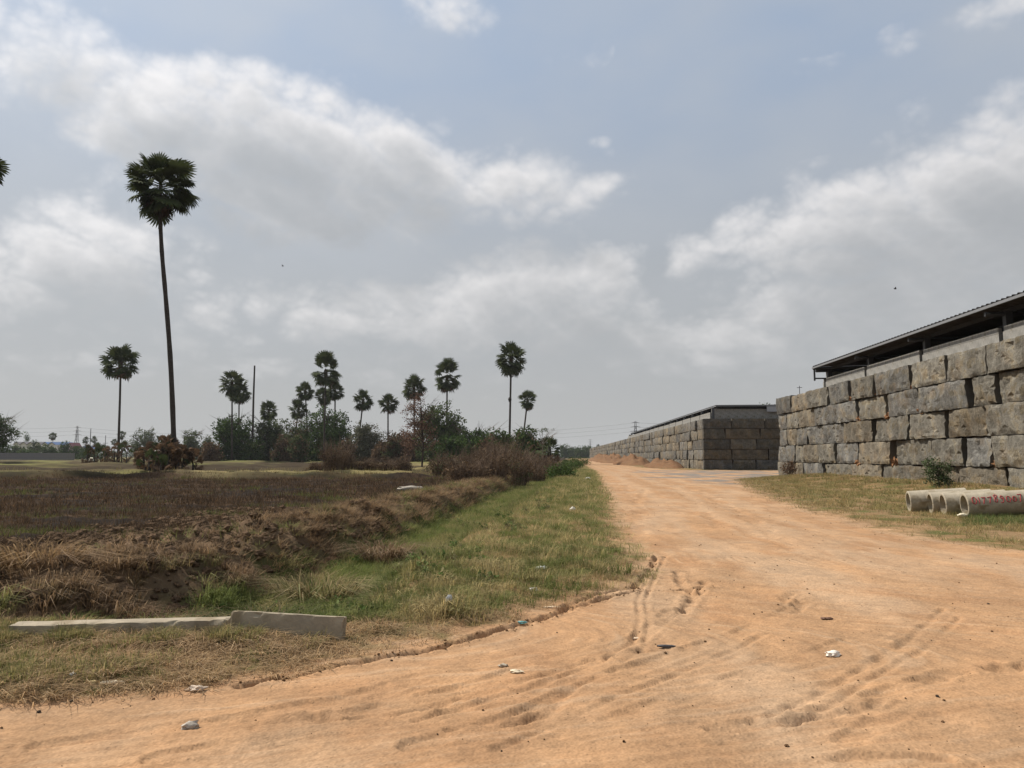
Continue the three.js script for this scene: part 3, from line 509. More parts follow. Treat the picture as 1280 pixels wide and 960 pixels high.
// ---------------------------------------------------------------- concrete pipes
{
  const shape = (L, ro, ri) => { const pts = [[ri, 0], [ro - 0.015, 0], [ro, 0.015], [ro, L - 0.015], [ro - 0.015, L], [ri, L], [ri, 0]].map(([a, b]) => new THREE.Vector2(a, b)); const g = toCreasedNormals(new THREE.LatheGeometry(pts, 40), 0.5); const u = g.attributes.uv, p = g.attributes.position; for (let i = 0; i < u.count; i++) u.setXY(i, u.getX(i) * 1.7, p.getY(i)); g.rotateZ(-Math.PI / 2); return g; };
  const put = [[1136, 640.5, 1.5, 0.3, 'short concrete pipe at the far end of the row, nearest the yard entrance'], [1163, 642.5, 1.55, 0.3, 'concrete pipe lying second in the row of pipes, open end half hidden'], [1179, 644.5, 1.55, 0.305, 'concrete pipe with a clear open end beside the red-numbered pipe'], [1206, 648, 1.5, 0.31, 'concrete pipe with a red painted phone number, lying by the wall']];
  put.forEach(([px, py, L, ro, label], k) => {
    const g = G(px, py), t = thing('concrete_pipe', label, 'pipe', [g.x, ground(g.x, g.z) + ro - 0.03, g.z], 0, 'concrete pipes lying by the wall');
    t.rotation.set(0, -0.2 + 0.02 * k, 0.075, 'YXZ');
    obj('pipe_body', shape(L, ro, ro - 0.055), M.pipe, t);
    if (k === 3) { // hand-painted number, strokes lying on the curved face
      const D = { 0: [[[0.5, 1], [0.12, 0.85], [0, 0.5], [0.12, 0.12], [0.5, 0], [0.88, 0.14], [1, 0.5], [0.88, 0.86], [0.5, 1]]], 1: [[[0.5, 1], [0.5, 0]]], 7: [[[0, 0.95], [1, 1], [0.55, 0.5], [0.35, 0]]], 8: [[[0.9, 0.9], [0.5, 1], [0.12, 0.8], [0.85, 0.3], [0.55, 0], [0.1, 0.15], [0.2, 0.45], [0.85, 0.75], [0.9, 0.9]]], 9: [[[0.85, 0.8], [0.45, 1], [0.1, 0.75], [0.4, 0.5], [0.85, 0.75], [0.8, 0.3], [0.45, 0], [0.1, 0.08]]] };
      const rad = ro + 0.004; let x = 0.11; const size = [0.1, 0.025, 0.095, 0.095, 0.095, 0.095, 0.095, 0.08, 0.095];
      [0, 1, 7, 7, 8, 9, 0, 0, 7].forEach((d, i) => {
        const gb = new GB();
        const w = size[i], hgt = [0.19, 0.16, 0.18, 0.17, 0.22, 0.2, 0.16, 0.13, 0.21][i], y0 = 0.04 + 0.012 * Math.sin(i * 2.1), wob = (a, b) => 0.006 * n2(a * 5 + i, b * 5);
        for (const st of D[d]) { const pts = []; for (let s = 0; s < st.length - 1; s++) for (let q = 0; q < 4; q++) { const a = mix(st[s][0], st[s + 1][0], q / 4), b = mix(st[s][1], st[s + 1][1], q / 4); pts.push([a, b]); } pts.push(st[st.length - 1]);
          const P3 = pts.map(([a, b]) => { const arc = y0 + b * hgt + wob(a, b), th = arc / ro; return [x + a * w + wob(b, a), Math.sin(th) * rad, Math.cos(th) * rad]; });
          gb.tube(P3, P3.map(() => 0.011), 5); }
        obj('painted_digit', gb.geo(), M.red, t).userData.label = `red hand-painted digit ${d}`; x += w + 0.048;
      });
    }
  });
}

// ---------------------------------------------------------------- concrete beams at the ditch mouth
{
  const chip = (w, h, d, seed) => { const g = new THREE.BoxGeometry(w, h, d, 60, 6, 6), p = g.attributes.position, u = g.attributes.uv; for (let i = 0; i < p.count; i++) { let x = p.getX(i), y = p.getY(i), z = p.getZ(i); const ex = Math.min(w / 2 - Math.abs(x), h / 2 - Math.abs(y)), near = [w / 2 - Math.abs(x), h / 2 - Math.abs(y), d / 2 - Math.abs(z)].filter((v) => v < 1e-4).length; const k = near >= 2 ? 0.03 * Math.max(0, fbm3(x * 4 + seed, y * 9, z * 9, 3) + 0.05) + 0.004 : 0; p.setXYZ(i, x - Math.sign(x) * k * 0.4 + 0.004 * n3(x * 3, y * 3, z * 3 + seed), y - Math.sign(y) * k + 0.004 * n3(x * 2, y * 3 + seed, z * 3), z - Math.sign(z) * k); u.setXY(i, x / 1.2 + seed, (y + z) / 1.2); } return toCreasedNormals(g, 0.5); };
  const a = G(6, 806), b = G(281, 799.5), len = a.distanceTo(b);
  const o = obj('concrete_beam', chip(len, 0.24, 0.18, 3), M.beam); o.position.set((a.x + b.x) / 2, 0.045, (a.z + b.z) / 2 - 0.09); o.rotation.set(0, Math.atan2(-(b.z - a.z), b.x - a.x), 0.006); tag(o, 'long pale concrete beam lying among dry grass beside the ditch', 'beam');
  const c = G(285, 800), d = G(430, 803), l2 = c.distanceTo(d);
  const s = obj('concrete_slab', chip(l2, 0.27, 0.075, 8), M.beam); s.position.set((c.x + d.x) / 2, 0.09, (c.z + d.z) / 2 - 0.03); s.rotation.set(-0.12, Math.atan2(-(d.z - c.z), d.x - c.x) - 0.02, -0.03, 'YXZ'); tag(s, 'short concrete slab standing on edge at the end of the beam', 'slab');
}

// ---------------------------------------------------------------- palms
function fanGeo(rad, seg, seed, dead, fold = 0.25) { // fan blade hinged at the origin, spreading along +x, up = +y
  const r = mulberry(seed), g = new GB(), span = dead ? 1.9 : 2.45 + 0.3 * r();
  const inner = rad * 0.5, ring = [];
  const gcol = () => { const t = r(); return dead ? mul3([0.125, 0.078, 0.046], 0.55 + 0.8 * t) : mul3(mix3([0.034, 0.05, 0.018], [0.062, 0.072, 0.026], t), 1); };
  const c = g.v(0, 0, 0, gcol());
  for (let k = 0; k <= seg; k++) { const a = (k / seg - 0.5) * 2 * span, zig = (k % 2 ? 1 : -1) * rad * 0.03; const sag = -fold * inner * (Math.abs(a) / span) * 0.5; ring.push(g.v(Math.cos(a) * inner, sag + zig, Math.sin(a) * inner, gcol())); }
  for (let k = 0; k < seg; k++) {
    g.t(c, ring[k + 1], ring[k]);
    const a = ((k + 0.5) / seg - 0.5) * 2 * span, L = rad * (0.86 + 0.24 * r()) * (1 - 0.22 * Math.pow(Math.abs(a) / span, 3)), droop = -rad * (0.10 + 0.22 * r()) * (dead ? 2.2 : 1), w = rad * (seg < 20 ? 0.085 : 0.07), m = rad * 0.76, cc = gcol();
    const ca = Math.cos(a), sa = Math.sin(a);
    const m0 = g.v(ca * m - sa * w, droop * 0.3, sa * m + ca * w, cc), m1 = g.v(ca * m + sa * w, droop * 0.3, sa * m - ca * w, cc), tip = g.v(ca * L, droop, sa * L, cc);
    g.q(ring[k], ring[k + 1], m0, m1); g.t(m1, m0, tip);
  }
  return g;
}
const FANS = Array.from({ length: 5 }, (_, k) => fanGeo(1, 26, 300 + k, false)), DEADFANS = Array.from({ length: 3 }, (_, k) => fanGeo(1, 18, 340 + k, true));
const FANS_LOW = Array.from({ length: 4 }, (_, k) => fanGeo(1, 13, 360 + k, false)), DEAD_LOW = Array.from({ length: 2 }, (_, k) => fanGeo(1, 9, 380 + k, true));
function frondGeo(fan, pet, rad, dead) { // petiole along +x from the origin, then the blade
  const g = new GB(); g.tube([[0, 0, 0], [pet * 0.5, pet * 0.06, 0], [pet, 0, 0]], [0.05, 0.035, 0.025], 4, dead ? [0.12, 0.07, 0.04] : [0.075, 0.085, 0.03], false);
  const b = g.p.length / 3; for (let i = 0; i < fan.p.length / 3; i++) g.v(pet + fan.p[i * 3] * rad, fan.p[i * 3 + 1] * rad, fan.p[i * 3 + 2] * rad, [fan.c[i * 3], fan.c[i * 3 + 1], fan.c[i * 3 + 2]]); for (const i of fan.i) g.i.push(b + i);
  return g.geo();
}
function frondPlaces(n, seed, top = 86, bottom = -52) { const r = mulberry(seed), out = []; for (let k = 0; k < n; k++) { const t = (k + 0.5) / n, el = mix(top, bottom, Math.pow(t, 0.72)) + (r() - 0.5) * 16, az = k * 137.508 + (r() - 0.5) * 30; out.push([az * Math.PI / 180, el * Math.PI / 180, (r() - 0.5) * 1.6, 0.85 + 0.3 * r(), t]); } return out; }
function place(o, az, el, roll) { const m = new THREE.Matrix4().makeRotationY(az).multiply(new THREE.Matrix4().makeRotationZ(el)).multiply(new THREE.Matrix4().makeRotationX(roll)); o.quaternion.setFromRotationMatrix(m); }
const bigFronds = FANS.map((f, k) => frondGeo(f, 1.75 + 0.12 * k, 1.28 + 0.04 * k, false)), bigDead = DEADFANS.map((f) => frondGeo(f, 1.2, 1.1, true));
function bigPalm(label, base, pts, seed, scale = 1) { // pts: trunk centre line in metres from the base
  const t = thing('sugar_palm', label, 'palm tree', base);
  const curve = new THREE.CatmullRomCurve3(pts.map((p) => new THREE.Vector3(...p))), N = 26, line = curve.getPoints(N).map((p) => p.toArray());
  obj('trunk', new GB().tube(line, line.map((_, k) => { const q = k / N; return mix(0.24, 0.155, q) + 0.12 * Math.exp(-q * 30) + 0.012 * Math.sin(k * 2.3); }), 12).geo(), M.trunk, t);
  const top = pts[pts.length - 1];
  frondPlaces(56, seed, 84, -72).forEach(([az, el, roll, s, q], k) => { const dead = q > 0.9; const f = obj('frond', dead ? bigDead[k % bigDead.length] : bigFronds[k % bigFronds.length], M.leaf, t); place(f, az, el, roll); f.position.set(top[0], top[1] + 0.35 - 1.0 * q, top[2]); f.scale.setScalar(s * scale * mix(0.86, 0.98, sst(0, 0.35, q))); });
  return t;
}
function crownGeo(seed, n, size, tall) { // distant crown, about size metres wide
  const r = mulberry(seed), parts = [];
  frondPlaces(n, seed, 88, -55 - 24 * r()).forEach(([az, el, roll, s, q], k) => { const dead = q > 0.9; const f = frondGeo(dead ? DEAD_LOW[k % 2] : FANS_LOW[k % 4], size * 0.35, size * (dead ? 0.2 : 0.27), dead); f.scale(s, s, s); const o = new THREE.Object3D(); place(o, az, el, roll); o.position.set(0, -size * 0.14 * q * tall + (tall > 1.2 ? (q < 0.4 ? size * 0.22 : 0) : 0), 0); o.updateMatrix(); f.applyMatrix4(o.matrix); parts.push(f); });
  parts.push(new GB().tube([[0, -size * 0.36, 0], [0, -size * 0.2, 0], [0, 0.0, 0], [0, size * 0.1, 0]], [size * 0.03, size * 0.07, size * 0.07, 0.02], 7, [0.06, 0.04, 0.025]).geo());
  return mergeGeometries(parts);
}
const base1 = G(218, 593); base1.y = 0;
{
  const k = (px, py) => { const p = atZ(px, py, base1.z); return [p.x - base1.x, p.y, 0]; };
  bigPalm('tallest sugar palm with a slender leaning trunk and a dead palm thicket at its foot', base1, [[0, -0.2, 0], k(217, 545), k(213, 450), k(207, 370), k(202, 310), k(200, 258), k(201, 231)], 17);
  const b2 = atZ(-56, 585, base1.z + 4); b2.y = 0; const h2 = atZ(-50, 200, b2.z);
  bigPalm('sugar palm with only its frond tips reaching past the tallest palm', b2, [[0, -0.2, 0], [0.2, 9, 0], [0.1, 18, 0], [h2.x - b2.x, h2.y, 0]], 23);
}
const CROWNS = [[41, 1], [42, 1], [43, 1.5], [44, 1], [45, 1.3]].map(([s, t]) => [s, t]);
function palm(px, top, w, footPx, label, o = {}) { // crown centre pixel, crown top pixel row, crown width in pixels
  const size = (o.size ?? 5.4) * 1.0, z = -FOCAL * size / w, c = atZ(px, top + w * (o.drop ?? 0.5), z), foot = atZ(footPx, 577, z); foot.y = 0;
  const t = thing('sugar_palm', label, 'palm tree', foot, 0, o.group), d = [c.x - foot.x, c.y, 0];
  obj('trunk', new GB().tube([[0, -0.3, 0], [d[0] * 0.25, d[1] * 0.3, 0.1], [d[0] * 0.62, d[1] * 0.65, 0], [d[0], d[1], 0]], [0.3, 0.23, 0.2, 0.18].map((v) => v * (o.thick ?? 1)), 8).geo(), M.trunk, t);
  const cr = obj('crown', crownGeo(o.seed ?? Math.round(px * 3), (o.n ?? 34) + 8, size, o.tall ?? 1), M.leaf, t); cr.position.set(...d); cr.rotation.y = px; cr.scale.setScalar(1.1);
  return t;
}
const GR = 'sugar palms rising from the grove';
palm(151, 433, 38, 148, 'sugar palm on its own left of the tallest palm, brown thicket below', { size: 5.6, n: 38 });
palm(290, 464, 27, 290, 'left one of two sugar palms with overlapping crowns by the bare trunk', { group: GR });
palm(299, 475, 25, 298, 'lower right one of two sugar palms with overlapping crowns by the bare trunk', { group: GR });
palm(336, 503, 20, 337, 'short sugar palm just above the bushes right of the bare trunk', { group: GR, size: 4.6 });
palm(381.5, 479, 19, 386, 'slim leaning sugar palm left of the palm cluster', { group: GR, size: 4.2 });
palm(373, 501, 20, 366, 'lowest leaning sugar palm left of the palm cluster', { group: GR, size: 4.4 });
palm(407, 449, 29, 405, 'topmost sugar palm of the three clustered over the big green bush', { group: GR, tall: 1.5, n: 42 });
palm(404, 486, 18, 404, 'lower left sugar palm of the three clustered over the big green bush', { group: GR, size: 4 });
palm(419, 478, 20, 418, 'lower right sugar palm of the three clustered over the big green bush', { group: GR, size: 4.2 });
palm(454, 489, 21, 446, 'leaning sugar palm above the pale grey-green bush', { group: GR, size: 4.5 });
palm(485, 493, 21, 485, 'upright sugar palm between the pale bush and the reddish tree', { group: GR, size: 4.5 });
palm(517.5, 472, 25, 518, 'sugar palm rising behind the sparse reddish tree', { group: GR });
palm(559, 457, 27, 558, 'sugar palm with a tall two-tiered crown above the grey-green tree', { group: GR, tall: 1.6, n: 44 });
{ const t = palm(639, 430, 33, 636.5, 'tall sugar palm standing alone above brown scrub near the track', { size: 5.4, n: 40 }); const b = obj('bark_knob', lump(0.35, 0.5, 0.3, 77, [1, 1, 1]), M.trunk, t); b.position.set(0.15, 13.2, 0.1); }
palm(659.5, 490, 19, 651, 'small sugar palm with a leaning trunk next to the track', { size: 3.8 });
{ const f = atZ(314.5, 577, -200); const top = atZ(314.5, 457, -200); const t = thing('dead_palm', 'bare dead palm trunk without a crown above the dark green bush', 'palm trunk', [f.x, 0, f.z]); obj('trunk', new GB().tube([[0, -0.2, 0], [0.05, 9, 0], [-0.03, 17, 0], [0, top.y, 0]], [0.34, 0.3, 0.27, 0.22], 8).geo(), M.trunk, t); }
for (const [px, top, w] of [[66, 541, 8], [107, 546.5, 7], [118, 546, 7], [152, 539, 9], [748, 555.5, 4.5], [143, 549, 7]]) palm(px, top, w, px, w < 5 ? 'tiny far sugar palm at the end of the receding wall' : 'far-off sugar palm among the distant houses and trees', { group: w < 5 ? undefined : 'far-off sugar palms', size: 4.5, n: 22 });

// ---------------------------------------------------------------- leafy trees and scrub
function leafCrown(seed, lobes, n, leaf, cols, o = {}) { // lobes: [x, y, z, rx, ry, rz]
  const r = mulberry(seed), g = new GB(), vol = lobes.map((l) => l[3] * l[4] * l[5]), tot = vol.reduce((a, b) => a + b, 0);
  for (let k = 0; k < lobes.length; k++) {
    const [cx, cy, cz, rx, ry, rz] = lobes[k], m = Math.round(n * vol[k] / tot), twigs = Math.max(4, Math.round(m / 14));
    for (let t = 0; t < twigs; t++) { // clumps of leaves around twig ends
      const a = r() * 2 * Math.PI, u = 2 * r() - 1, s = Math.sqrt(1 - u * u), rad = Math.pow(r(), o.hollow ?? 0.45) * (1 + 0.28 * n3(Math.cos(a) * s * 1.8 + seed, u * 1.8, Math.sin(a) * s * 1.8 + k));
      const tx = cx + Math.cos(a) * s * rx * rad, ty = cy + u * ry * rad, tz = cz + Math.sin(a) * s * rz * rad; if (ty < 0.05) continue;
      const cs = (o.clump ?? 2.2) * leaf, col = cols[Math.floor(r() * cols.length)], bright = 0.7 + 0.6 * r();
      for (let q = 0; q < 14; q++) {
        const x = tx + (r() + r() - 1) * cs, y = ty + (r() + r() - 1) * cs * 0.8, z = tz + (r() + r() - 1) * cs, L = leaf * (0.6 + 0.8 * r()), W = L * (o.narrow ?? 0.5);
        const d = new THREE.Vector3(r() - 0.5, r() - 0.5 + (o.up ?? 0), r() - 0.5).normalize(), e = new THREE.Vector3(r() - 0.5, r() - 0.5, r() - 0.5).cross(d).normalize(), c = mul3(col, bright * (0.85 + 0.3 * r()));
        const a0 = g.v(x, y, z, c), b0 = g.v(x + d.x * L * 0.5 + e.x * W * 0.5, y + d.y * L * 0.5 + e.y * W * 0.5, z + d.z * L * 0.5 + e.z * W * 0.5, c), c0 = g.v(x + d.x * L, y + d.y * L, z + d.z * L, c), d0 = g.v(x + d.x * L * 0.5 - e.x * W * 0.5, y + d.y * L * 0.5 - e.y * W * 0.5, z + d.z * L * 0.5 - e.z * W * 0.5, c);
        g.q(a0, b0, c0, d0);
      }
    }
  }
  return g.geo();
}
function branches(seed, h, spread, n, r0, g = new GB(), col = [0.1, 0.075, 0.055], start = 0.15) { // trunk with limbs that fork once
  const r = mulberry(seed); g.tube([[0, -0.1, 0], [h * 0.02, h * 0.35, 0], [-h * 0.02, h * 0.8, 0]], [r0, r0 * 0.75, r0 * 0.3], 7, col);
  for (let k = 0; k < n; k++) {
    const a = k * 2.4 + r(), y0 = h * mix(start, 0.7, r()), l = spread * (0.6 + 0.5 * r()), y1 = Math.min(h * (0.98), y0 + l * (0.4 + 0.8 * r())), x1 = Math.cos(a) * l, z1 = Math.sin(a) * l;
    g.tube([[0, y0, 0], [x1 * 0.5, mix(y0, y1, 0.6), z1 * 0.5], [x1, y1, z1]], [r0 * 0.4, r0 * 0.25, r0 * 0.08], 4, col, false);
    for (let q = 0; q < 3; q++) { const t = 0.4 + 0.5 * r(), b = a + (r() - 0.5) * 2, l2 = l * (0.3 + 0.4 * r()), sx = x1 * t, sy = mix(y0, y1, t), sz = z1 * t; g.tube([[sx, sy, sz], [sx + Math.cos(b) * l2, sy + l2 * (0.2 + 0.8 * r()), sz + Math.sin(b) * l2]], [r0 * 0.16, r0 * 0.04], 3, col, false); }
  }
  return g;
}
const GREEN = [[0.05, 0.082, 0.022], [0.078, 0.118, 0.034], [0.038, 0.062, 0.018]], OLIVE = [[0.08, 0.1, 0.04], [0.105, 0.12, 0.052], [0.066, 0.084, 0.032]], GREY = [[0.12, 0.12, 0.075], [0.14, 0.135, 0.09], [0.10, 0.10, 0.06]], BROWN = [[0.135, 0.088, 0.05], [0.17, 0.112, 0.066], [0.095, 0.062, 0.037]], RED = [[0.16, 0.095, 0.07], [0.20, 0.125, 0.09], [0.13, 0.08, 0.055]];
// a bush or tree that fills a pixel box, its foot on the ground at distance z
function bush(name, label, cat, box, z, cols, o = {}) {
  const [x0, x1, y0] = box, cx = (x0 + x1) / 2, f = atZ(cx, 577, z), top = atZ(cx, y0, z).y, w = (x1 - x0) * -z / FOCAL / 2 * 1.2; f.y = o.base ?? 0;
  const H = (top - f.y) * 1.17, t = thing(name, label, cat, f, 0, o.group), seed = o.seed ?? Math.round(x0 * 7 + y0), r = mulberry(seed);
  const lobes = [[0, H * 0.45, 0, w * 0.85, H * 0.46, w * 0.7]]; for (let k = 0; k < 4; k++) { const a = k * 1.57 + r(); lobes.push([Math.cos(a) * w * 0.6, H * 0.16, Math.sin(a) * w * 0.5, w * 0.42, H * 0.2, w * 0.4]); }
  for (let k = 0; k < (o.lobes ?? 6); k++) { const a = r() * 6.28, q = 0.3 + 0.5 * r(); lobes.push([Math.cos(a) * w * q, H * (0.22 + 0.55 * r() * (1 - q * 0.5)), Math.sin(a) * w * q * 0.8, w * (0.25 + 0.25 * r()), H * (0.18 + 0.14 * r()), w * (0.25 + 0.25 * r())]); }
  obj('trunk', branches(seed, H * 0.92, w * 0.9, o.limbs ?? 12, o.trunk ?? 0.03 * H + 0.03).geo(), M.twig, t);
  const leaf = o.leaf ?? 0.42; obj('crown', leafCrown(seed + 5, lobes, (o.n ?? 6000) * 2.1, leaf, cols, { narrow: 0.7, clump: 1.9, ...o }), M.leaf, t);
  return t;
}
bush('bushy_tree', 'dark green rounded tree under the two overlapping palm crowns', 'tree', [264, 318, 521], -200, GREEN, { n: 8000 });
bush('bushy_tree', 'lighter green feathery tree right of the bare palm trunk', 'tree', [314, 356, 523], -205, OLIVE, { n: 6000 });
bush('bushy_tree', 'big dark green tree below the cluster of three palms', 'tree', [378, 438, 511], -195, GREEN, { n: 9000 });
bush('bushy_tree', 'brownish olive tree left of the big dark green one', 'tree', [350, 392, 528], -198, [...OLIVE, BROWN[0]], { n: 5000 });
bush('bushy_tree', 'pale grey-green rounded bush below the leaning palm', 'tree', [436, 476, 531], -190, GREY, { n: 5000 });
bush('bushy_tree', 'brown leafy scrub between the pale bush and the reddish tree', 'tree', [478, 522, 541], -180, [...BROWN, OLIVE[1]], { n: 5000 });
bush('bushy_tree', 'grey-green tree right of the sparse reddish tree', 'tree', [522, 574, 508], -170, [...OLIVE, GREEN[1]], { n: 7500 });
bush('bushy_tree', 'low bright green bush right of the grey-green tree', 'tree', [566, 622, 537], -160, [[0.055, 0.085, 0.022], ...GREEN], { n: 6000 });
bush('bushy_tree', 'dark green bush at the foot of the tall lone palm', 'tree', [640, 670, 538], -140, GREEN, { n: 4000 });
bush('bushy_tree', 'small green bush left of the tall lone palm', 'tree', [610, 642, 541], -150, [...GREEN, OLIVE[0]], { n: 3500 });
[[252, 276, 556, -190, BROWN], [300, 330, 551, -196, [...GREEN, OLIVE[0]]], [340, 366, 549, -190, [...BROWN, OLIVE[0]]], [362, 384, 544, -185, [...OLIVE, BROWN[1]]], [424, 444, 552, -183, [...BROWN, OLIVE[2]]], [466, 490, 556, -180, BROWN], [506, 530, 545, -175, [...BROWN, RED[0]]], [596, 626, 548, -120, [...BROWN, GREEN[0]]], [660, 684, 552, -125, [...GREEN, BROWN[0]]], [545, 575, 548, -150, GREEN]].forEach(([x0, x1, y0, z, c]) => bush('undergrowth_bush', { 252: 'low brown bush at the left foot of the dark green rounded tree', 300: 'low green bush between the dark green tree and the feathery tree', 340: 'low brown bush between the feathery tree and the olive tree', 362: 'low olive bush in front of the brownish olive tree', 424: 'low brown bush between the big green tree and the pale bush', 466: 'low brown bush between the pale bush and the brown leafy scrub', 506: 'low reddish-brown bush behind the sparse reddish tree', 596: 'low brown-green bush behind the thorn scrub by the lone palm', 660: 'low dark bush between the lone palm and the fan palm shrub', 545: 'low dark green bush under the two-tiered palm' }[x0], 'bush', [x0, x1, y0], z, c, { n: 2600, group: 'low bushes between the grove trees', lobes: 4, limbs: 8 }));
for (const [x0, x1, y0, z] of [[164, 196, 536, -330], [226, 252, 537, -300], [196, 214, 549, -340], [252, 266, 547, -340]]) bush('field_tree', { 164: 'large hazy tree between the lone palm and the tallest palm', 226: 'hazy tree just right of the tallest palm', 196: 'small hazy tree behind the thicket of the tallest palm', 252: 'small hazy tree left of the dark green grove tree' }[x0], 'tree', [x0, x1, y0], z, OLIVE, { n: 3000, leaf: 0.5, group: 'hazy trees behind the thickets' });
{ // sparse reddish tree out in the field edge
  const f = G(527, 590); f.y = 0; const z = f.z, H = atZ(515, 489, z).y, t = thing('reddish_tree', 'sparse tree with withered reddish leaves and a thin dark trunk', 'tree', f);
  obj('trunk', branches(91, H * 0.97, H * 0.22, 26, 0.11, new GB(), [0.05, 0.036, 0.03], 0.25).geo(), M.twig, t);
  const sx = (515 - 527) * -z / FOCAL; obj('crown', leafCrown(92, [[sx * 0.6, H * 0.62, 0, 1.5, H * 0.34, 1.3], [-1.4, H * 0.45, 0, 1.0, 1.6, 1], [sx, H * 0.82, 0, 0.6, 1.2, 0.6], [0.7, H * 0.42, 0, 1.0, 1.4, 0.8]], 2600, 0.19, RED, { clump: 2.6, hollow: 0.6 }), M.leaf, t);
}
{ // bare little tree with a flat crown, and a bare shrub
  const f = G(678, 588); const z = f.z, t = thing('bare_tree', 'small leafless tree with a flat twiggy top beside the green fan palm shrub', 'tree', [f.x, 0, z]); const H = atZ(678, 536, z).y;
  obj('trunk', branches(5, H, H * 0.5, 12, 0.07, new GB(), [0.14, 0.115, 0.09], 0.6).geo(), M.twig, t);
  obj('crown', leafCrown(6, [[0, H * 0.97, 0, 1.6, 0.3, 1.3]], 240, 0.14, OLIVE, { clump: 2 }), M.leaf, t);
}
// brown thorn scrub along the bank: twigs and withered leaves
function scrub(label, px, py, w, h, seed, cols = BROWN, group = 'brown thorn scrub on the bank') {
  const f = G(px, py), y = ground(f.x, f.z), t = thing('thorn_scrub', label, 'scrub', [f.x, y - 0.05, f.z], 0, group), r = mulberry(seed), g = new GB();
  for (let k = 0; k < 130; k++) { const a = r() * 6.28, q = Math.sqrt(r()) * w * 0.5, x = Math.cos(a) * q * 0.7, z = Math.sin(a) * q * 0.7, hh = h * (0.5 + 0.6 * r()), lx = (Math.cos(a) * 0.4 + (r() - 0.5) * 0.6) * hh * 0.6, lz = (Math.sin(a) * 0.4 + (r() - 0.5) * 0.6) * hh * 0.6, c = mul3([0.135, 0.092, 0.06], 0.6 + 0.9 * r()); g.tube([[x, 0, z], [x + lx * 0.4, hh * 0.55, z + lz * 0.4], [x + lx, hh, z + lz]], [0.022, 0.014, 0.005], 3, c, false); for (let b = 0; b < 3; b++) { const tt = 0.4 + 0.5 * r(), sx = x + lx * tt * 0.8, sy = hh * tt, sz = z + lz * tt * 0.8; g.tube([[sx, sy, sz], [sx + (r() - 0.5) * h * 0.4, sy + h * 0.25 * r(), sz + (r() - 0.5) * h * 0.4]], [0.01, 0.003], 3, c, false); } }
  obj('twigs', g.geo(), M.twig, t);
  obj('withered_leaves', leafCrown(seed + 3, [[0, h * 0.42, 0, w * 0.48, h * 0.42, w * 0.45], [w * 0.25, h * 0.3, 0, w * 0.3, h * 0.3, w * 0.3], [-w * 0.25, h * 0.35, 0.2, w * 0.3, h * 0.35, w * 0.3]], 2600, 0.13, cols, { clump: 2.6, hollow: 0.6 }), M.leaf, t);
}
[[585, 604, 3.4, 2.1], [612, 601, 3.6, 2.6], [640, 599, 3.6, 2.5], [664, 595, 4, 2.6], [600, 596, 4.2, 2.7], [630, 592, 4.4, 3.2], [655, 589, 5, 3.2], [676, 590, 4, 2.6], [560, 598, 3.4, 1.8], [690, 588, 4, 2.2]].forEach(([px, py, w, h], k) => scrub('tangled brown thorn scrub with withered leaves on the ditch bank', px, py, w * 0.9, h * (0.7 + 0.2 * (k % 3)), 500 + k, k % 3 === 2 ? [...BROWN, OLIVE[1]] : BROWN));
[[420, 594, 3.0, 3.2], [450, 594, 2.4, 1.5], [478, 594, 2.6, 1.4], [500, 592, 2.4, 1.5], [398, 593, 2, 1.0]].forEach(([px, py, w, h], k) => { scrub(['tall withered dark scrub on the field bund before the big green tree', 'low withered scrub on the field bund before the pale bush', 'low withered scrub on the field bund before the brown leafy scrub', 'low withered scrub on the field bund left of the reddish tree', 'smallest withered scrub at the left end of the scrubby bund'][k], px, py, w, h, 540 + k, [BROWN[0], BROWN[2], [0.06, 0.04, 0.03]], 'withered scrub on the field bund'); });
for (const [px, py, w, h] of [[705, 588, 3.6, 1.3], [714, 585, 3.6, 1.5], [722, 582, 4, 1.6], [700, 597, 2.4, 0.9]]) { const f = G(px, py), t = thing('green_weed_clump', 'leafy green weeds at the edge of the track beyond the brown scrub', 'weeds', [f.x, ground(f.x, f.z), f.z], 0, 'green weeds at the far verge'); obj('foliage', leafCrown(px, [[0, h * 0.4, 0, w * 0.5, h * 0.5, w * 0.5], [w * 0.3, h * 0.3, 0.3, w * 0.3, h * 0.35, w * 0.3]], 1800, 0.16, [[0.06, 0.095, 0.025], [0.075, 0.11, 0.03], [0.05, 0.075, 0.02]], { clump: 2.4 }), M.leaf, t); obj('stems', branches(px, h * 0.9, w * 0.5, 8, 0.03, new GB(), [0.07, 0.08, 0.03]).geo(), M.twig, t); }
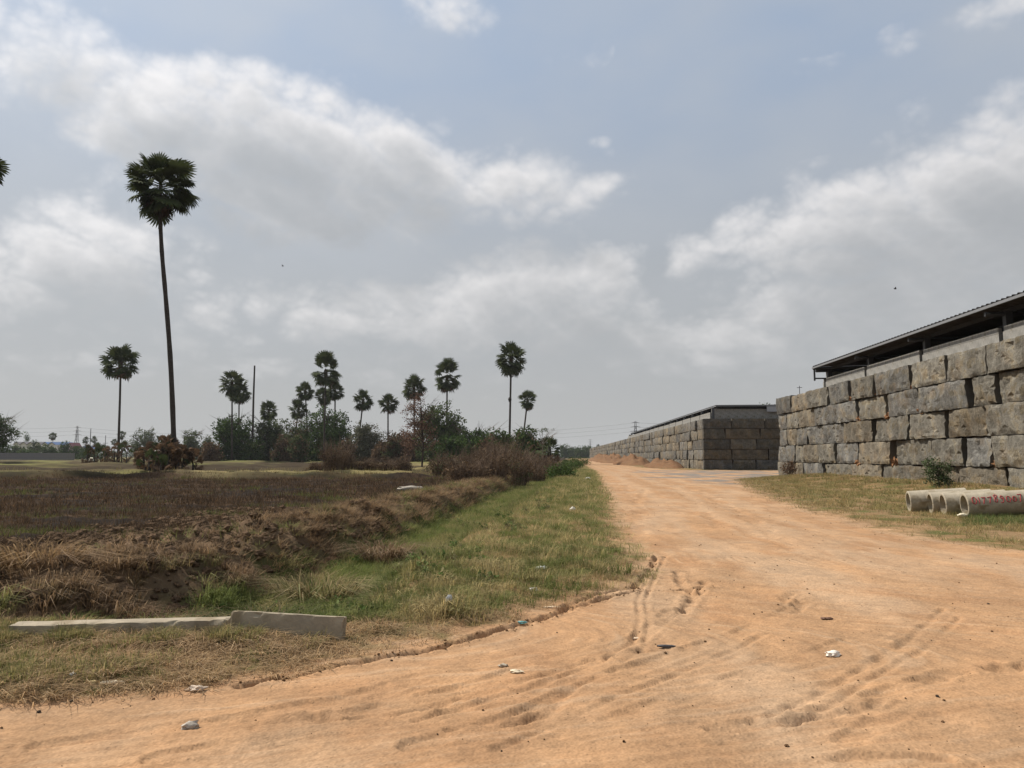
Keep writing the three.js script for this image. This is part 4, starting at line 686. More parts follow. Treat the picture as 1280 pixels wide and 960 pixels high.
// dead palm thickets: young fan palms with scorched fronds
function thicket(label, foot, W, H, n, seed, greenShare, low) {
  const t = thing('dead_palm_thicket', label, 'palm thicket', foot), r = mulberry(seed);
  const green = low ? FANS_LOW : FANS, dead = low ? DEAD_LOW : DEADFANS, m2 = Math.max(4, Math.round(n / 9)), spots = [];
  const gs = green.map((f) => frondGeo(f, 1.0, 0.62, false)), ds = dead.map((f) => frondGeo(f, 0.9, 0.55, true));
  for (let k = 0; k < m2; k++) { const x = ((k + 0.5) / m2 - 0.5 + (r() - 0.5) * 0.12) * W * 0.86, z = (r() - 0.5) * W * 0.5, hh = H * (0.3 + 0.45 * r()) * (1 - 0.55 * Math.pow(Math.abs(x) / W * 2, 2)); spots.push([x, z, hh]); obj('stem', new GB().tube([[x, -0.1, z], [x + (r() - 0.5) * 0.2, hh * 0.5, z], [x, hh, z]], [0.13, 0.1, 0.07], 5).geo(), M.trunk, t); }
  for (let k = 0; k < n; k++) {
    const [x, z, hh] = spots[k % m2], up = r(), isG = up > 0.5 && r() < greenShare * 2, el = up > 0.45 ? rr(0.5, 1.45, r) : rr(-1.35, -0.2, r);
    const m = obj('frond', isG ? gs[k % gs.length] : ds[k % ds.length], M.leaf, t); place(m, r() * 6.28, el, (r() - 0.5) * 2.4); m.position.set(x, hh * (up > 0.45 ? 0.75 + 0.25 * r() : 0.55 + 0.45 * r()), z); m.scale.setScalar((0.65 + 0.5 * r()) * H / 3.4);
  }
  return t;
}
{ const p = base1.clone(); p.x -= 0.2; p.z += 0.6; thicket('thicket of scorched brown fan palms round the foot of the tallest palm', p, 5.2, 3.5, 150, 61, 0.05); const q = G(188, 594.5); thicket('small scorched fan palm with some green left of the thicket', [q.x, 0, q.z], 2.2, 2.3, 26, 62, 0.35); }
{ const q = atZ(118, 577, -145); thicket('brown and green fan palm thicket by the lone palm', [q.x, 0, q.z], 5.0, 5.2, 46, 63, 0.35, true); const s = atZ(152, 577, -138); thicket('brown fan palm thicket under the lone palm', [s.x, 0, s.z], 8.5, 4.4, 70, 64, 0.15, true); const u = atZ(184, 577, -150); thicket('low brown thicket between the two palm thickets', [u.x, 0, u.z], 6, 3, 40, 65, 0.1, true); }
{ const f = G(687, 586), t = thing('fan_palm_shrub', 'stemless fan palm with green top and dead brown skirt near the track', 'palm shrub', [f.x, 0, f.z]), H = atZ(687, 544, f.z).y; const gs = FANS_LOW.map((q) => frondGeo(q, 1.3, 0.95, false)), ds = DEAD_LOW.map((q) => frondGeo(q, 1.1, 0.9, true)); frondPlaces(46, 71, 80, -75).forEach(([az, el, roll, s, q], k) => { const m = obj('frond', q > 0.5 ? ds[k % 2] : gs[k % 4], M.leaf, t); place(m, az, el, roll); m.position.set(0, H * 0.62 - q * H * 0.3, 0); m.scale.setScalar(s * 0.8); }); obj('trunk', new GB().tube([[0, -0.1, 0], [0, H * 0.35, 0], [0, H * 0.65, 0]], [0.3, 0.26, 0.2], 7).geo(), M.trunk, t); }
{ // half-bare tree cut by the left edge of the view
  const z = -150, f = atZ(-8, 577, z), H = atZ(0, 513, z).y, t = thing('half_bare_tree', 'half-bare spreading tree beside the distant row houses', 'tree', [f.x, 0, z]);
  obj('trunk', branches(33, H * 0.98, 3.6, 30, 0.28, branches(35, H * 0.9, 4.4, 26, 0.16, new GB(), [0.10, 0.08, 0.065], 0.4), [0.10, 0.08, 0.065], 0.2).geo(), M.twig, t);
  obj('crown', leafCrown(34, [[0.2, H * 0.72, 0, 2.6, 2.6, 2.4], [-2.5, H * 0.75, 0, 2.5, 2.2, 2], [2.0, H * 0.45, 0, 1.8, 1.1, 1.6], [3.4, H * 0.6, 0, 1.8, 1.2, 1.2], [0, H * 0.35, 0, 2.6, 1.2, 2]], 5200, 0.36, [...GREEN, OLIVE[0]], { clump: 2.2, narrow: 0.6 }), M.leaf, t);
}
bush('bushy_tree', 'rounded treetop showing over the flat shed roof', 'tree', [952, 976, 505], -170, GREEN, { n: 3000 });
{ // bush by the pipes and two small plants at the wall foot
  const f = G(1172, 617), x = XW - 1.3, p = atZ(1173, 600, wallZ(1173, x)), y = ground(p.x, p.z), t = thing('leafy_shrub', 'dark green leafy shrub between the pipes and the stone wall', 'shrub', [p.x, y, p.z]);
  obj('stems', branches(81, 1.1, 0.6, 14, 0.03, new GB(), [0.09, 0.08, 0.05], 0.05).geo(), M.twig, t); obj('foliage', leafCrown(82, [[0, 0.55, 0, 0.6, 0.55, 0.5], [0.2, 0.35, 0, 0.5, 0.4, 0.4], [-0.2, 0.85, 0, 0.4, 0.35, 0.35]], 1500, 0.10, [[0.05, 0.075, 0.028], [0.075, 0.1, 0.04], [0.11, 0.13, 0.07]], { clump: 1.8 }), M.leaf, t);
  const z2 = wallZ(986, XW - 0.9), t2 = thing('dry_shrub', 'small dry reddish shrub at the corner foot of the stone wall', 'shrub', [XW - 0.9, ground(XW - 0.9, z2), z2]); obj('stems', branches(83, 0.95, 0.5, 14, 0.03, new GB(), [0.12, 0.07, 0.05], 0.05).geo(), M.twig, t2); obj('foliage', leafCrown(84, [[0, 0.5, 0, 0.55, 0.5, 0.5]], 700, 0.12, [BROWN[0], RED[2]], { clump: 2 }), M.leaf, t2);
}

// ---------------------------------------------------------------- distant village, pylons and lines
{
  const wallMat = std({ color: lin(0.62, 0.6, 0.54) }), roofG = std({ color: lin(0.16, 0.15, 0.15) }), roofB = std({ color: lin(0.10, 0.17, 0.33), roughness: 0.6 }), roofR = std({ color: lin(0.24, 0.09, 0.10) }), pink = std({ color: lin(0.45, 0.33, 0.36) });
  function house(name, label, px, z, w, h, rh, wm, rm, group, d = 9) {
    const f = atZ(px, 577, z), t = thing(name, label, 'house', [f.x, 0, z], Math.atan2(-f.x, -z) * 0, group);
    obj('wall', new GB().box(-w / 2, w / 2, 0, h, -d, 0, [1, 1, 1]).geo(), wm, t);
    const g = new GB(), e = 0.25; for (const s of [-1, 1]) { const a = g.v(s * (w / 2 + e), h - 0.1, 0.6), b = g.v(0, h + rh, 0.6), c = g.v(0, h + rh, -d), k = g.v(s * (w / 2 + e), h - 0.1, -d); g.q(a, b, c, k); const a2 = g.v(s * (w / 2 + e), h - 0.35, 0.6), b2 = g.v(0, h + rh - 0.25, 0.6); g.q(a, b, b2, a2); } obj('roof', g.geo(), rm, t);
    const gb = new GB(), i0 = gb.v(-w / 2, h, 0.02), i1 = gb.v(w / 2, h, 0.02), i2 = gb.v(0, h + rh - 0.15, 0.02); gb.t(i0, i1, i2); obj('gable', gb.geo(), wm, t);
    for (const [x, y] of w < 6 ? [[0, h - 1.9]] : [[-w / 4, h - 1.9], [w / 4, h - 1.9]]) { const wi = obj('window', new GB().box(x - 0.55, x + 0.55, y - 0.6, y + 0.6, -0.02, 0.05, [1, 1, 1]).geo(), M.glass, t); obj('sill', new GB().box(x - 0.65, x + 0.65, y - 0.72, y - 0.6, 0, 0.15, [1, 1, 1]).geo(), wm, wi); }
    return t;
  }
  for (let k = 0; k < 4; k++) house('row_house', 'cream row house with a small grey gable roof', 19.5 + k * 9, -430, 4.0, 8.6, 1.5, wallMat, roofG, 'cream row houses in the distance');
  for (let k = 0; k < 2; k++) house('row_house', 'pale row house with blue-grey gable beside the cream houses', 55.5 + k * 8.6, -428, 3.9, 8.4, 1.6, wallMat, roofB, 'blue-roofed row houses');
  house('long_hall', 'white hall with a long blue roof at the end of the row houses', 73, -440, 6.5, 8.6, 1.6, wallMat, roofB, undefined, 12);
  house('red_roof_house', 'pinkish house with a steep dark red roof', 86, -420, 4.2, 6.0, 3.4, pink, roofR);
  house('blue_shed', 'low shed with a bright blue roof behind the thicket', 104, -415, 6.2, 4.8, 2.6, wallMat, roofB);
  const wz = -310, a = atZ(-60, 577, wz), b = atZ(93, 577, wz); const fw = obj('boundary_wall', new GB().box(0, b.x - a.x, 0, 2.9, 0, 0.25, [1, 1, 1]).geo(), std({ color: lin(0.22, 0.205, 0.2), map: concMap })); fw.position.set(a.x, 0.1, wz); tag(fw, 'long grey boundary wall in front of the distant houses', 'wall');
  for (let k = 0; k < 9; k++) bush('hedge_tree', 'dark low tree between the boundary wall and the houses', 'tree', [-6 + k * 13, 10 + k * 13 + 5 * (k % 3), 553 + 4 * ((k * 7) % 3)], -360 - 8 * (k % 2), GREEN, { n: 1400, leaf: 0.5, group: 'low trees before the houses', lobes: 3, limbs: 4 });
  for (let k = 0; k < 7; k++) bush('far_tree', 'hazy dark tree where the track meets the horizon', 'tree', [700 + k * 6.4, 712 + k * 6.4, 557.5 + (k * 5 % 4)], -620 - 30 * (k % 3), GREEN, { n: 1200, leaf: 0.8, group: 'hazy trees at the end of the track', lobes: 3, limbs: 4 });
  { const r = mulberry(777), parts = []; for (let k = 0; k < 60; k++) { const px = -80 + k * 14.5, z = -rr(760, 1000, r), p = atZ(px, 577, z); const w = rr(9, 17, r), h = rr(5, 9, r); const g = leafCrown(k + 900, [[0, h * 0.45, 0, w, h * 0.5, 4]], 420, 1.5, [...GREEN, ...OLIVE], {}); g.translate(p.x, 0, z); parts.push(g); } const m = obj('distant_treeline', mergeGeometries(parts), M.leaf); tag(m, 'hazy low treeline along the flat horizon', 'treeline', null, 'stuff'); }
  function pylon(label, px, top, z, hidden) {
    const f = atZ(px, 577, z), H = atZ(px, top, z).y, t = thing('pylon', label, 'pylon', [f.x, 0, z], 0, hidden ? 'pylons of the power line' : undefined), g = new GB(), w = H * 0.09;
    for (const [sx, sz] of [[-1, -1], [1, -1], [1, 1], [-1, 1]]) obj('leg', new GB().tube([[sx * w, 0, sz * w], [sx * w * 0.35, H * 0.6, sz * w * 0.35], [sx * w * 0.16, H, sz * w * 0.16]], [0.28, 0.24, 0.18], 4).geo(), M.steel, t);
    for (let k = 0; k < 7; k++) { const y0 = H * k / 8, y1 = H * (k + 1) / 8, q = (y) => y < H * 0.6 ? mix(w, w * 0.35, y / (H * 0.6)) : mix(w * 0.35, w * 0.16, (y - H * 0.6) / (H * 0.4)); for (const [sx, sz, ex, ez] of [[-1, 1, 1, 1], [1, 1, -1, 1], [-1, -1, -1, 1], [1, -1, 1, 1]]) g.bar([sx * q(y0), y0, sz * q(y0)], [ex * q(y1), y1, ez * q(y1)], 0.13); }
    obj('lattice', g.geo(), M.steel, t);
    for (const [y, L] of [[0.72, 0.12], [0.84, 0.105], [0.955, 0.085]]) obj('crossarm', new GB().tube([[-H * L * 1.3, H * y, 0], [0, H * (y + 0.02), 0], [H * L * 1.3, H * y, 0]], [0.14, 0.3, 0.14], 4).geo(), M.steel, t);
    return [f.x, H, z];
  }
  const P = [pylon('lattice pylon rising over the long receding wall', 795, 526.5, -700), pylon('lattice pylon half hidden behind the grove trees', 556, 539, -850, true), pylon('lattice pylon half hidden behind the grove trees', 335, 541, -870, true), pylon('lattice pylon behind the distant houses', 94.5, 532.5, -800), pylon('lattice pylon beyond the left end of the row houses', -190, 528, -760)];
  pylon('tiny far lattice pylon over the end of the track', 738, 549, -1500);
  const east = [P[0][0] + 260, P[0][1], P[0][2] + 40];
  const SPANS = ['from the pylon over the wall away from the grove', 'between the pylon over the wall and the grove', 'behind the grove trees', 'between the grove and the pylon behind the houses', 'past the row houses from the pylon behind them'];
  [east, ...P].reduce((p, q, si) => { for (const [y, L, lv] of [[0.72, 0.15, 'lowest'], [0.84, 0.13, 'middle'], [0.955, 0.1, 'topmost']]) { const pts = []; for (let k = 0; k <= 12; k++) { const t = k / 12, s = 4 * t * (1 - t); pts.push([mix(p[0], q[0], t), mix(p[1], q[1], t) * y - s * 3.5, mix(p[2], q[2], t) + 1]); } const wv = obj('power_line', new GB().tube(pts, pts.map(() => 0.075), 3).geo(), M.steel); tag(wv, `${lv} thin power line strung ${SPANS[si - 1]}`, 'power line', 'overhead power lines'); } return q; });
  for (const [px, top, z] of [[111.5, 535.5, -330], [130.5, 544, -420]]) { const f = atZ(px, 577, z), H = atZ(px, top, z).y, t = thing('utility_pole', px < 120 ? 'concrete utility pole with a long crossarm near the blue roofs' : 'small utility pole left of the lone palm', 'utility pole', [f.x, 0, z]); obj('post', new GB().tube([[0, 0, 0], [0, H, 0]], [0.22, 0.14], 6).geo(), M.steel, t); obj('crossarm', new GB().box(-1.5, 1.5, H - 4.6, H - 4.4, -0.1, 0.1, [1, 1, 1]).geo(), M.steel, t); }
  { const f = atZ(114.5, 577, -172); const t = obj('tarpaulin_heap', lump(0.85, 0.95, 0.8, 5, [0.62, 0.58, 0.42], 2, 0.3), M.vc); t.position.set(f.x, 0.35, f.z); tag(t, 'pale cream tarpaulin heap standing in the far field', 'heap'); }
  { const f = atZ(32, 577, -380), t = thing('slender_tree', 'slender dark conical tree behind the row houses', 'tree', [atZ(32, 577, -470).x, 0, -470]); obj('trunk', new GB().tube([[0, 0, 0], [0, 15, 0]], [0.25, 0.1], 5).geo(), M.trunk, t); obj('crown', leafCrown(99, [[0, 13.5, 0, 1.3, 2.6, 1.3]], 400, 0.6, GREEN), M.leaf, t); }
}
// birds
[[1119, 361, -70], [353.5, 332.5, -90]].forEach(([px, py, z], k) => { const p = atZ(px, py, z), t = thing('bird', k ? 'tiny dark bird below the big cloud' : 'small dark bird flying above the shed roof', 'bird', p); obj('body', lump(0.13, 0.05, 0.05, 9, [0.03, 0.03, 0.03], 1, 0.2), M.vc, t); for (const s of [-1, 1]) { const g = new GB(), a = g.v(0.05, 0.02, 0, [0.03, 0.03, 0.03]), b = g.v(-0.05, 0.02, 0, [0.03, 0.03, 0.03]), c = g.v(-0.08, 0.13, s * 0.2, [0.03, 0.03, 0.03]), d = g.v(0.03, 0.11, s * 0.16, [0.03, 0.03, 0.03]); g.q(a, b, c, d); obj('wing', g.geo(), M.vc, t); } });

// ---------------------------------------------------------------- grass
function blade(g, r, x, y, z, L, ln, ww, b, c, tri, up = 1) {
  const dx = Math.cos(b), dz = Math.sin(b), sx = -dz * ww, sz = dx * ww, tx = x + dx * L * ln, ty = y + L * (0.98 - 0.4 * ln) * up + 0.01, tz = z + dz * L * ln;
  const i0 = g.v(x - sx, y - 0.02, z - sz, c), i1 = g.v(x + sx, y - 0.02, z + sz, c);
  if (tri) { g.t(i0, i1, g.v(tx, ty, tz, c)); return; }
  const mx = x + dx * L * ln * 0.3, my = y + L * 0.55 * up, mz = z + dz * L * ln * 0.3, i2 = g.v(mx + sx * 0.8, my, mz + sz * 0.8, c), i3 = g.v(mx - sx * 0.8, my, mz - sz * 0.8, c);
  g.q(i0, i1, i2, i3); g.t(i3, i2, g.v(tx, ty, tz, c));
}
function tuft(seed, n, h, spreadR, lean, w, cols) {
  const r = mulberry(seed), g = new GB();
  for (let k = 0; k < n; k++) { const a = r() * 6.28, q = Math.sqrt(r()) * spreadR; blade(g, r, Math.cos(a) * q, 0, Math.sin(a) * q, h * (0.55 + 0.7 * r()), lean * (0.4 + r()), w * (0.7 + 0.6 * r()), a + (r() - 0.5) * 2.2, mul3(cols[Math.floor(r() * cols.length)], 0.8 + 0.4 * r())); }
  return g.geo();
}
let nBlades = 0;
function meadow(name, label, category, list, spec) { // list: [x, y, z, scale, colour]; blades standing on the ground, fewer and broader far off
  const g = new GB(), r = mulberry(name.length * 77 + list.length);
  for (const [x, y, z, s, col] of list) {
    const d = Math.hypot(x, z), lod = d < 13 ? [1, 1] : d < 26 ? [0.55, 1.7] : [0.35, 3], n = Math.max(3, Math.round(spec.n * lod[0])), tone = 0.85 + 0.3 * r();
    for (let k = 0; k < n; k++) { const a = r() * 6.28, q = Math.sqrt(r()) * spec.r * s; blade(g, r, x + Math.cos(a) * q, y, z + Math.sin(a) * q, spec.h * s * (0.5 + 0.75 * r()), spec.lean * (0.4 + r()), spec.w * lod[1] * (0.7 + 0.6 * r()), a + (r() - 0.5) * 2.4, mul3(mix3(col, [col[0] * 1.35, col[1] * 1.2, col[2]], r() * r()), tone * (0.75 + 0.5 * r())), d > 13, 1 - (spec.flat ?? 0) * (0.6 + 0.4 * r())); nBlades++; }
  }
  const o = obj(name, g.geo(), M.grass); tag(o, label, category, null, 'stuff');
}
function scatter(name, label, category, kinds, list, mat = M.grass) { // list: [x, y, z, scale, color, sy]
  const by = kinds.map(() => []); list.forEach((p) => by[Math.floor(R() * kinds.length)].push(p));
  by.forEach((l, k) => { if (!l.length) return; const m = new THREE.InstancedMesh(kinds[k], mat, l.length); m.name = numbered(name); const d = new THREE.Object3D(), c = new THREE.Color(); l.forEach(([x, y, z, s, col, sy = 1], i) => { d.position.set(x, y, z); d.rotation.set((R() - 0.5) * 0.2, R() * 6.28, (R() - 0.5) * 0.2); d.scale.set(s, s * sy, s); d.updateMatrix(); m.setMatrixAt(i, d.matrix); c.setRGB(...col); m.setColorAt(i, c); }); tag(m, label, category, null, 'stuff'); scene.add(m); });
}
{
  const vshort = [], vtall = [], bank = [], stub = [], straw = [], rshort = [], fieldg = [];
  const gShort = (n) => mix3([0.135, 0.155, 0.052], [0.36, 0.295, 0.15], sst(-0.25, 0.45, n)), dry = (t) => mix3([0.42, 0.31, 0.18], [0.24, 0.16, 0.09], t);
  // left verge, ditch and bank
  for (let k = 0; k < 52000; k++) {
    const t = R(), z = -4.8 - Math.pow(t, 1.7) * 85, q0 = interp(DITCH, z), l0 = interp(ROADL, z), x = rr(Math.max(q0 - 4.2, -7.5), l0 + 0.5), q = zone(x, z);
    if (q.road > 0.18) continue; if (q.road > -0.15 && R() < 0.6) continue;
    const far = 1 + Math.abs(z) / 22, nn = fbm2(x * 0.9, z * 0.7, 3), n4 = fbm2(x * 2.4 + 7, z * 2.4, 2), y = heightAt(x, z, q);
    if (z > -7.3) { // trampled strip between the beams and the road
      const green = sst(-2.6, -3.5, x + 1.1 * nn) * sst(-0.3, -0.8, q.road); if (R() < green * 0.5) vshort.push([x, y, z, rr(0.35, 0.7), mix3([0.15, 0.165, 0.055], [0.34, 0.28, 0.14], R())]); else if (R() < 0.6) straw.push([x, y, z, rr(0.5, 1.0), dry(R())]); continue;
    }
    if (q.s > 1.3 + 0.5 * nn) { // dry-green verge
      const bald = sst(-0.15, 0.3, n4 + 0.6 * sst(-0.7, 0.05, q.road)) * sst(-1.6, 0, q.road); if (R() < bald * 0.85) { if (R() < 0.4) straw.push([x, y, z, rr(0.7, 1.1) * far ** 0.5, dry(R())]); continue; }
      const c = gShort(nn + 0.25 * n4 + (R() - 0.5) * 0.35), tl = sst(0.0, 0.4, fbm2(x * 1.3 + 77, z * 1.3, 2)); (R() < 0.45 * tl ? vtall : vshort).push([x, y, z, rr(0.55, 1.0) * Math.sqrt(far) * 0.85, c]);
    } else if (q.s > -1.15 + 0.45 * nn) { // lush green ditch
      const dryish = sst(-0.15, 0.4, fbm2(x * 0.8 + 30, z * 0.6, 3)); vtall.push([x, y, z, rr(0.5, 0.95) * Math.sqrt(far) * 0.85, mix3(mix3([0.115, 0.15, 0.042], [0.17, 0.19, 0.065], R()), [0.36, 0.29, 0.15], dryish * 0.85 * (0.4 + 0.6 * R()))]);
    } else if (q.s > -3.0) { // dry overhanging bank, growing in humps
      const hump = sst(-0.25, 0.25, fbm2(x * 0.8, z * 0.8, 3)); if (R() > 0.1 + 0.62 * hump) continue; const g = sst(0.1, 0.45, fbm2(x * 0.7 + 60, z * 0.5, 2)); const clodArea = z > -15 && q.s < -1.5; if (clodArea && R() < 0.6) continue;
      bank.push([x, y, z, rr(0.5, 1.05) * Math.sqrt(far) * 0.8, mix3(mix3([0.27, 0.19, 0.11], [0.11, 0.072, 0.046], R() * 0.75 + 0.25 * sst(0, 0.5, nn)), [0.13, 0.15, 0.05], g * 0.85)]);
    } else if (z > -14 && R() < 0.3) straw.push([x, y, z, rr(0.7, 1.3), dry(0.5 + 0.5 * R())]);
  }
  // field stubble
  for (let k = 0; k < 62000; k++) {
    const z = -9 - Math.pow(R(), 1.5) * 62, q0 = interp(DITCH, z), x = q0 - 2.7 - Math.pow(R(), 1.15) * (5 + Math.abs(z) * 0.86), nn = fbm2(x * 0.16, z * 0.33, 4), n5 = fbm2(x * 1.1 + 4, z * 1.6, 3);
    const clod = sst(-6, -3.5, x - q0) * sst(-22, -11, z); if (R() < clod * 0.92) continue; const dens = sst(-0.4, 0.3, nn + 0.5 * n5); if (R() > 0.1 + 0.9 * dens) continue;
    const far = 1 + Math.abs(z) / 20, y = heightAt(x, z); if (z < -53) { if (R() < 0.5) fieldg.push([x, y, z, rr(0.6, 1.0) * Math.sqrt(far), mix3([0.28, 0.23, 0.12], [0.16, 0.16, 0.06], R())]); continue; }
    if (Math.abs(z) < 40 && Math.sin((z + 0.6 * n2(x * 0.2, z * 0.2)) * 10) < -0.2 && R() < 0.5) continue;
    const gsp = sst(0.35, 0.6, fbm2(x * 0.12 + 90, z * 0.4, 2)); stub.push([x, y, z, rr(0.6, 1.2) * Math.sqrt(far) * 0.9, mix3(mix3([0.035, 0.026, 0.019], [0.135, 0.088, 0.052], Math.pow(R(), 1.6)), [0.11, 0.135, 0.04], gsp * 0.8)]);
  }
  // strip before the stone wall
  for (let k = 0; k < 26000; k++) {
    const z = -12 - R() * 47, x = rr(interp(ROADR, z) - 0.6, 16.7), q = zone(x, z); if (q.road > 0.25) continue; const n = fbm2(x * 0.6, z * 0.35, 3), e = sst(0.3, -1.8, q.road); if (R() > (0.06 + 0.94 * e) * sst(-0.25, 0.3, n + 0.1)) { if (R() < 0.4) straw.push([x, heightAt(x, z, q), z, rr(0.8, 1.4), dry(R())]); continue; }
    rshort.push([x, heightAt(x, z, q), z, rr(0.6, 1.2), mix3([0.12, 0.15, 0.05], [0.36, 0.27, 0.14], clamp(0.5 + n * 0.7 + (R() - 0.5) * 0.6))]);
  }
  for (let k = 0; k < 420; k++) { const g = G(rr(1212, 1290), rr(641, 660)), y = ground(g.x, g.z); rshort.push([g.x, y, g.z, rr(0.9, 1.7), mix3([0.08, 0.12, 0.04], [0.16, 0.19, 0.07], R())]); }
  for (let k = 0; k < 700; k++) { const z = mix(-52, -30, R()), x = XW - 0.3 - 1.6 * R(); if (n2(z * 0.3, 3) < -0.1) continue; rshort.push([x, ground(x, z), z, rr(1.0, 2.0), R() < 0.4 ? [0.12, 0.15, 0.05] : [0.30, 0.21, 0.12]]); }
  for (let k = 0; k < 420; k++) { const t = R(), a = G(mix(5, 430, t), 806), x = a.x, z = a.z + 0.02 + 0.22 * R() ** 1.5, y = ground(x, z); if (n2(x * 3, 8) > -0.25) straw.push([x, y, z, rr(0.7, 1.3), dry(R())]); if (n2(x * 2.2, 4) > 0.2) vshort.push([x, y, z, rr(0.6, 1.1), mix3([0.13, 0.15, 0.05], [0.3, 0.24, 0.12], R())]); }
  { // broad-leaved weeds among the grass
    const parts = []; for (let k = 0; k < 260; k++) { const z = -7.4 - R() ** 1.5 * 30, x = interp(DITCH, z) + rr(-1.3, 2.6), q = zone(x, z); if (q.road > -0.3 || n2(x * 0.5, z * 0.5 + 40) < -0.1) continue; const h = rr(0.08, 0.22), g = leafCrown(k + 4000, [[0, h * 0.6, 0, h * 0.9, h * 0.5, h * 0.9]], 42, 0.05, [[0.10, 0.15, 0.04], [0.14, 0.17, 0.06], [0.19, 0.17, 0.08]], { clump: 1.6, narrow: 0.65 }); g.translate(x, heightAt(x, z, q), z); parts.push(g); }
    tag(obj('verge_weeds', mergeGeometries(parts), M.leaf), 'small broad-leaved weeds scattered in the verge and ditch grass', 'weeds', null, 'stuff');
  }
  meadow('short_grass', 'short dry-green grass covering the verge beside the track', 'grass', vshort, { n: 15, h: 0.13, r: 0.11, lean: 0.85, w: 0.0032 });
  meadow('ditch_grass', 'tall bright green grass filling the ditch', 'grass', vtall, { n: 22, h: 0.25, r: 0.14, lean: 1.0, w: 0.0042 });
  meadow('bank_grass', 'drooping dry tan grass hanging over the ditch bank', 'grass', bank, { n: 34, h: 0.29, r: 0.17, lean: 1.4, w: 0.0045 });
  meadow('field_stubble', 'scorched brown stubble over the burnt field', 'stubble', stub, { n: 13, h: 0.15, r: 0.17, lean: 0.7, w: 0.0045 });
  meadow('straw_litter', 'flattened dry straw scattered on bare soil', 'straw', straw, { n: 15, h: 0.2, r: 0.15, lean: 1.3, w: 0.0028, flat: 0.85 });
  meadow('strip_grass', 'patchy grass on the strip before the stone wall', 'grass', rshort, { n: 16, h: 0.15, r: 0.14, lean: 0.8, w: 0.0036 });
  meadow('bund_grass', 'pale dry grass on the far field bunds', 'grass', fieldg, { n: 12, h: 0.2, r: 0.2, lean: 0.6, w: 0.005 });
  console.log('grass', vshort.length, vtall.length, bank.length, stub.length, straw.length, rshort.length, fieldg.length, nBlades);
}
// a few single tussocks that stand out
for (const [px, py, h, col, cols, label] of [[42, 738, 0.5, 46, [[0.30, 0.20, 0.10], [0.2, 0.13, 0.07]], 'tall dry tussock on the clods of the field edge'], [330, 742, 0.6, 60, [[0.12, 0.13, 0.05], [0.16, 0.13, 0.07], [0.07, 0.09, 0.03]], 'dark green grass hump at the ditch behind the beams'], [205, 755, 0.6, 61, [[0.32, 0.24, 0.13], [0.24, 0.17, 0.09]], 'straw-coloured leaning tussock behind the long beam'], [400, 705, 0.6, 62, [[0.28, 0.22, 0.11], [0.16, 0.15, 0.06]], 'rounded straw tussock at the bend of the ditch bank'], [480, 668, 0.6, 63, [[0.24, 0.17, 0.1], [0.17, 0.11, 0.065]], 'brown drooping tussock overhanging the ditch']]) {
  const g = G(px, py), y = ground(g.x, g.z), o = obj('grass_tussock', tuft(col + 900, 420, h, h * 0.55, 1.2, 0.006, cols), M.grass); o.position.set(g.x, y, g.z); o.scale.set(1.5, 0.9, 1); tag(o, label, 'tussock');
}
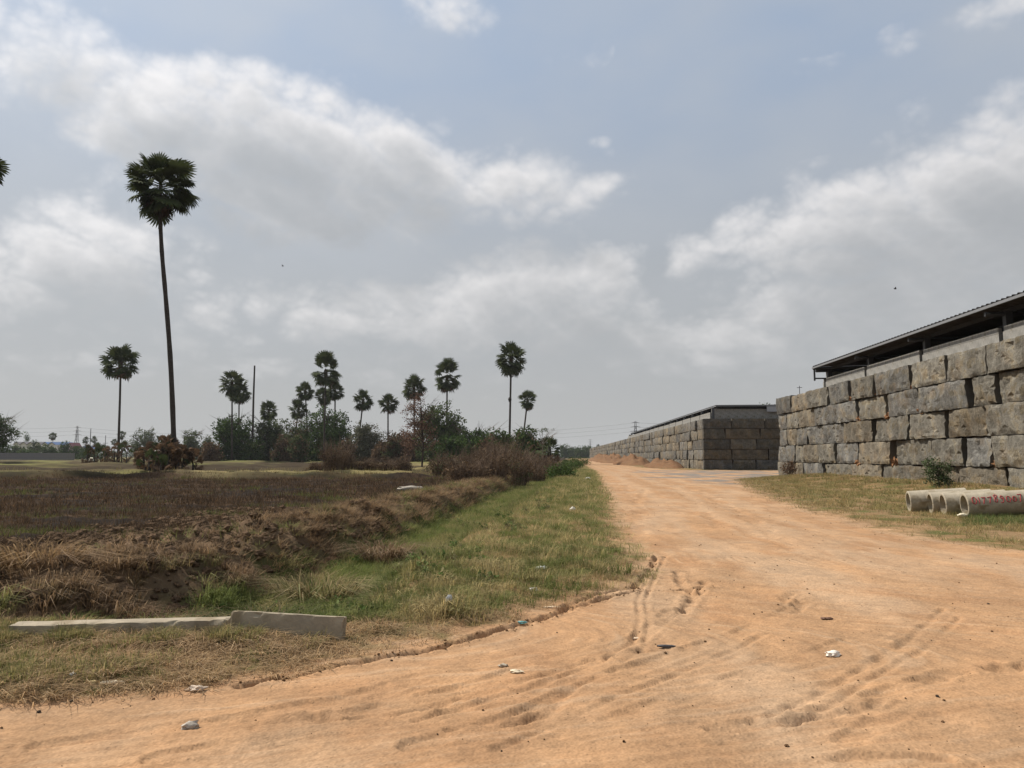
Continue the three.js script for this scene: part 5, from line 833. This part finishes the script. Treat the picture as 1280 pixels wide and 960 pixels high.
// ---------------------------------------------------------------- clods, pebbles, litter
{
  const clodG = [1, 2, 3].map((k) => lump(1, 0.7, 1, k + 20, [1, 1, 1], 1, 0.6, true)), cl = [], pb = [];
  for (const [p, w, dep] of RUTS.slice(0, 2)) for (let k = 0; k < 34 * p.length; k++) { const i = Math.floor(R() * (p.length - 1)), t = R(), x = mix(p[i][0], p[i + 1][0], t) + (R() + R() - 1) * w * 3, z = mix(p[i][1], p[i + 1][1], t) + (R() + R() - 1) * w * 3; const s = 0.003 + 0.011 * R() ** 3; cl.push([x, ground(x, z) + s * 0.3, z, s, mul3([0.42, 0.25, 0.13], 0.75 + 0.4 * R())]); }
  for (let k = 0; k < 1500; k++) { const z = -3.9 - R() ** 1.6 * 24, x = rr(interp(ROADL, z) - 0.3, Math.min(9, interp(ROADR, z))), s = 0.003 + 0.010 * R() ** 6; pb.push([x, ground(x, z) + s * 0.35, z, s, R() < 0.2 ? [0.16, 0.125, 0.1] : mul3([0.38, 0.22, 0.12], 0.6 + 0.6 * R())]); }
  for (let k = 0; k < 6000; k++) { const z = -7.6 - R() ** 1.4 * 14, q0 = interp(DITCH, z), x = q0 - 1.3 - R() * 5, s = 0.015 + 0.075 * R() ** 2.4; cl.push([x, ground(x, z) + s * 0.2, z, s, mul3([0.22, 0.145, 0.09], 0.75 + 0.5 * R())]); }
  scatter('soil_clods', 'broken clods of soil along the ruts and field edge', 'soil clods', clodG, cl, M.clay);
  scatter('pebbles', 'small pebbles and crumbs scattered over the dirt track', 'pebbles', clodG, pb, M.clay);
  const litter = (px, py, rx, ry, rz, col, name, label, turn = 0, rough = 0.7) => { const g = G(px, py), o = obj(name, lump(rx * 0.82, ry * 0.9, rz * 0.82, px, col, 2, rough), M.vc); o.position.set(g.x, ground(g.x, g.z) + ry * 0.55, g.z); o.rotation.y = turn; tag(o, label, name.split('_').pop()); return o; };
  litter(140, 858, 0.10, 0.014, 0.035, [0.66, 0.58, 0.42], 'cardboard_scrap', 'pale flat cardboard scrap on the grass edge below the long beam', 0.1, 0.3);
  litter(114, 860, 0.06, 0.016, 0.03, [0.6, 0.46, 0.22], 'plastic_scrap', 'yellowish scrap beside the pale cardboard', 0.3);
  litter(90, 855, 0.025, 0.012, 0.02, [0.8, 0.8, 0.78], 'paper_scrap', 'tiny white paper scrap in the green grass corner');
  litter(245, 863, 0.08, 0.025, 0.04, [0.5, 0.4, 0.3], 'cloth_rag', 'crumpled tan rag on the track edge below the beams', 0.2);
  litter(238, 906, 0.06, 0.03, 0.04, [0.36, 0.31, 0.25], 'plastic_bag', 'crumpled grey bag lying on the bare track', 0.6, 0.55);
  litter(645, 844, 0.07, 0.014, 0.03, [0.62, 0.52, 0.36], 'paper_wrapper', 'torn pale wrapper on the track below the crumbling edge', -0.3);
  litter(629, 834, 0.04, 0.016, 0.03, [0.32, 0.27, 0.2], 'stone', 'flat grey stone by the torn pale wrapper');
  litter(1041, 819, 0.08, 0.03, 0.045, [0.74, 0.68, 0.58], 'plastic_bag', 'white crumpled bag alone on the open track', 0.3, 0.55);
  litter(833, 808, 0.10, 0.016, 0.02, [0.07, 0.065, 0.065], 'rubber_strip', 'dark strip of rubber lying on the track', -0.1, 0.3);
  litter(652, 780, 0.06, 0.015, 0.03, [0.12, 0.34, 0.34], 'plastic_wrapper', 'small teal wrapper just above the crumbling edge', 0.2);
  litter(667, 743, 0.06, 0.03, 0.04, [0.75, 0.69, 0.6], 'foam_scrap', 'white foam scrap at the grass edge of the verge', 0.4);
  litter(676, 720, 0.09, 0.03, 0.05, [0.5, 0.5, 0.44], 'plastic_sheet', 'pale crumpled sheet in the verge grass', 0.1, 0.9);
  litter(690, 760, 0.10, 0.012, 0.03, [0.5, 0.38, 0.25], 'cardboard_scrap', 'brown cardboard scrap at the grass tip of the verge', 0);
  litter(716, 641, 0.10, 0.07, 0.07, [0.7, 0.68, 0.62], 'plastic_bag', 'small white bag high up the grassy verge', 0);
  litter(561, 770, 0.05, 0.09, 0.05, [0.42, 0.44, 0.46], 'plastic_bag', 'grey bag caught upright in the ditch-side grass', 0.5, 0.55);
  litter(795, 792, 0.06, 0.012, 0.03, [0.6, 0.45, 0.3], 'paper_scrap', 'pale paper scrap beside the rubber strip', 0.2);
  litter(1034, 772, 0.07, 0.014, 0.03, [0.14, 0.07, 0.04], 'bark_piece', 'dark brown bark piece on the open track', 0);
  litter(735, 600, 0.2, 0.1, 0.1, [0.7, 0.68, 0.63], 'paper_scrap', 'white scrap on the far verge near the green weeds');
  { const o = litter(113, 765, 0.115, 0.16, 0.09, [0.55, 0.53, 0.48], 'boulder', 'pale upright lump of stone behind the long beam', 0.3, 0.35); }
  litter(513, 617, 0.7, 0.14, 0.4, [0.3, 0.265, 0.21], 'sack', 'pale sack lying on the bank before the brown scrub', 0.2, 0.3);
  litter(1204, 649, 0.17, 0.07, 0.12, [0.6, 0.53, 0.38], 'stone', 'pale stone wedged under the red-numbered pipe', 0.3, 0.4);
  { const p = atZ(197, 565, base1.z + 1.6), o = obj('plastic_bag', lump(0.2, 0.16, 0.15, 3, [0.8, 0.77, 0.7], 2, 0.8), M.vc); o.position.copy(p); tag(o, 'white bag caught in the scorched palm thicket', 'bag'); }
}
scene.traverse((o) => { if (o.isMesh) { o.castShadow = true; o.receiveShadow = true; } });
renderer.render(scene, camera);
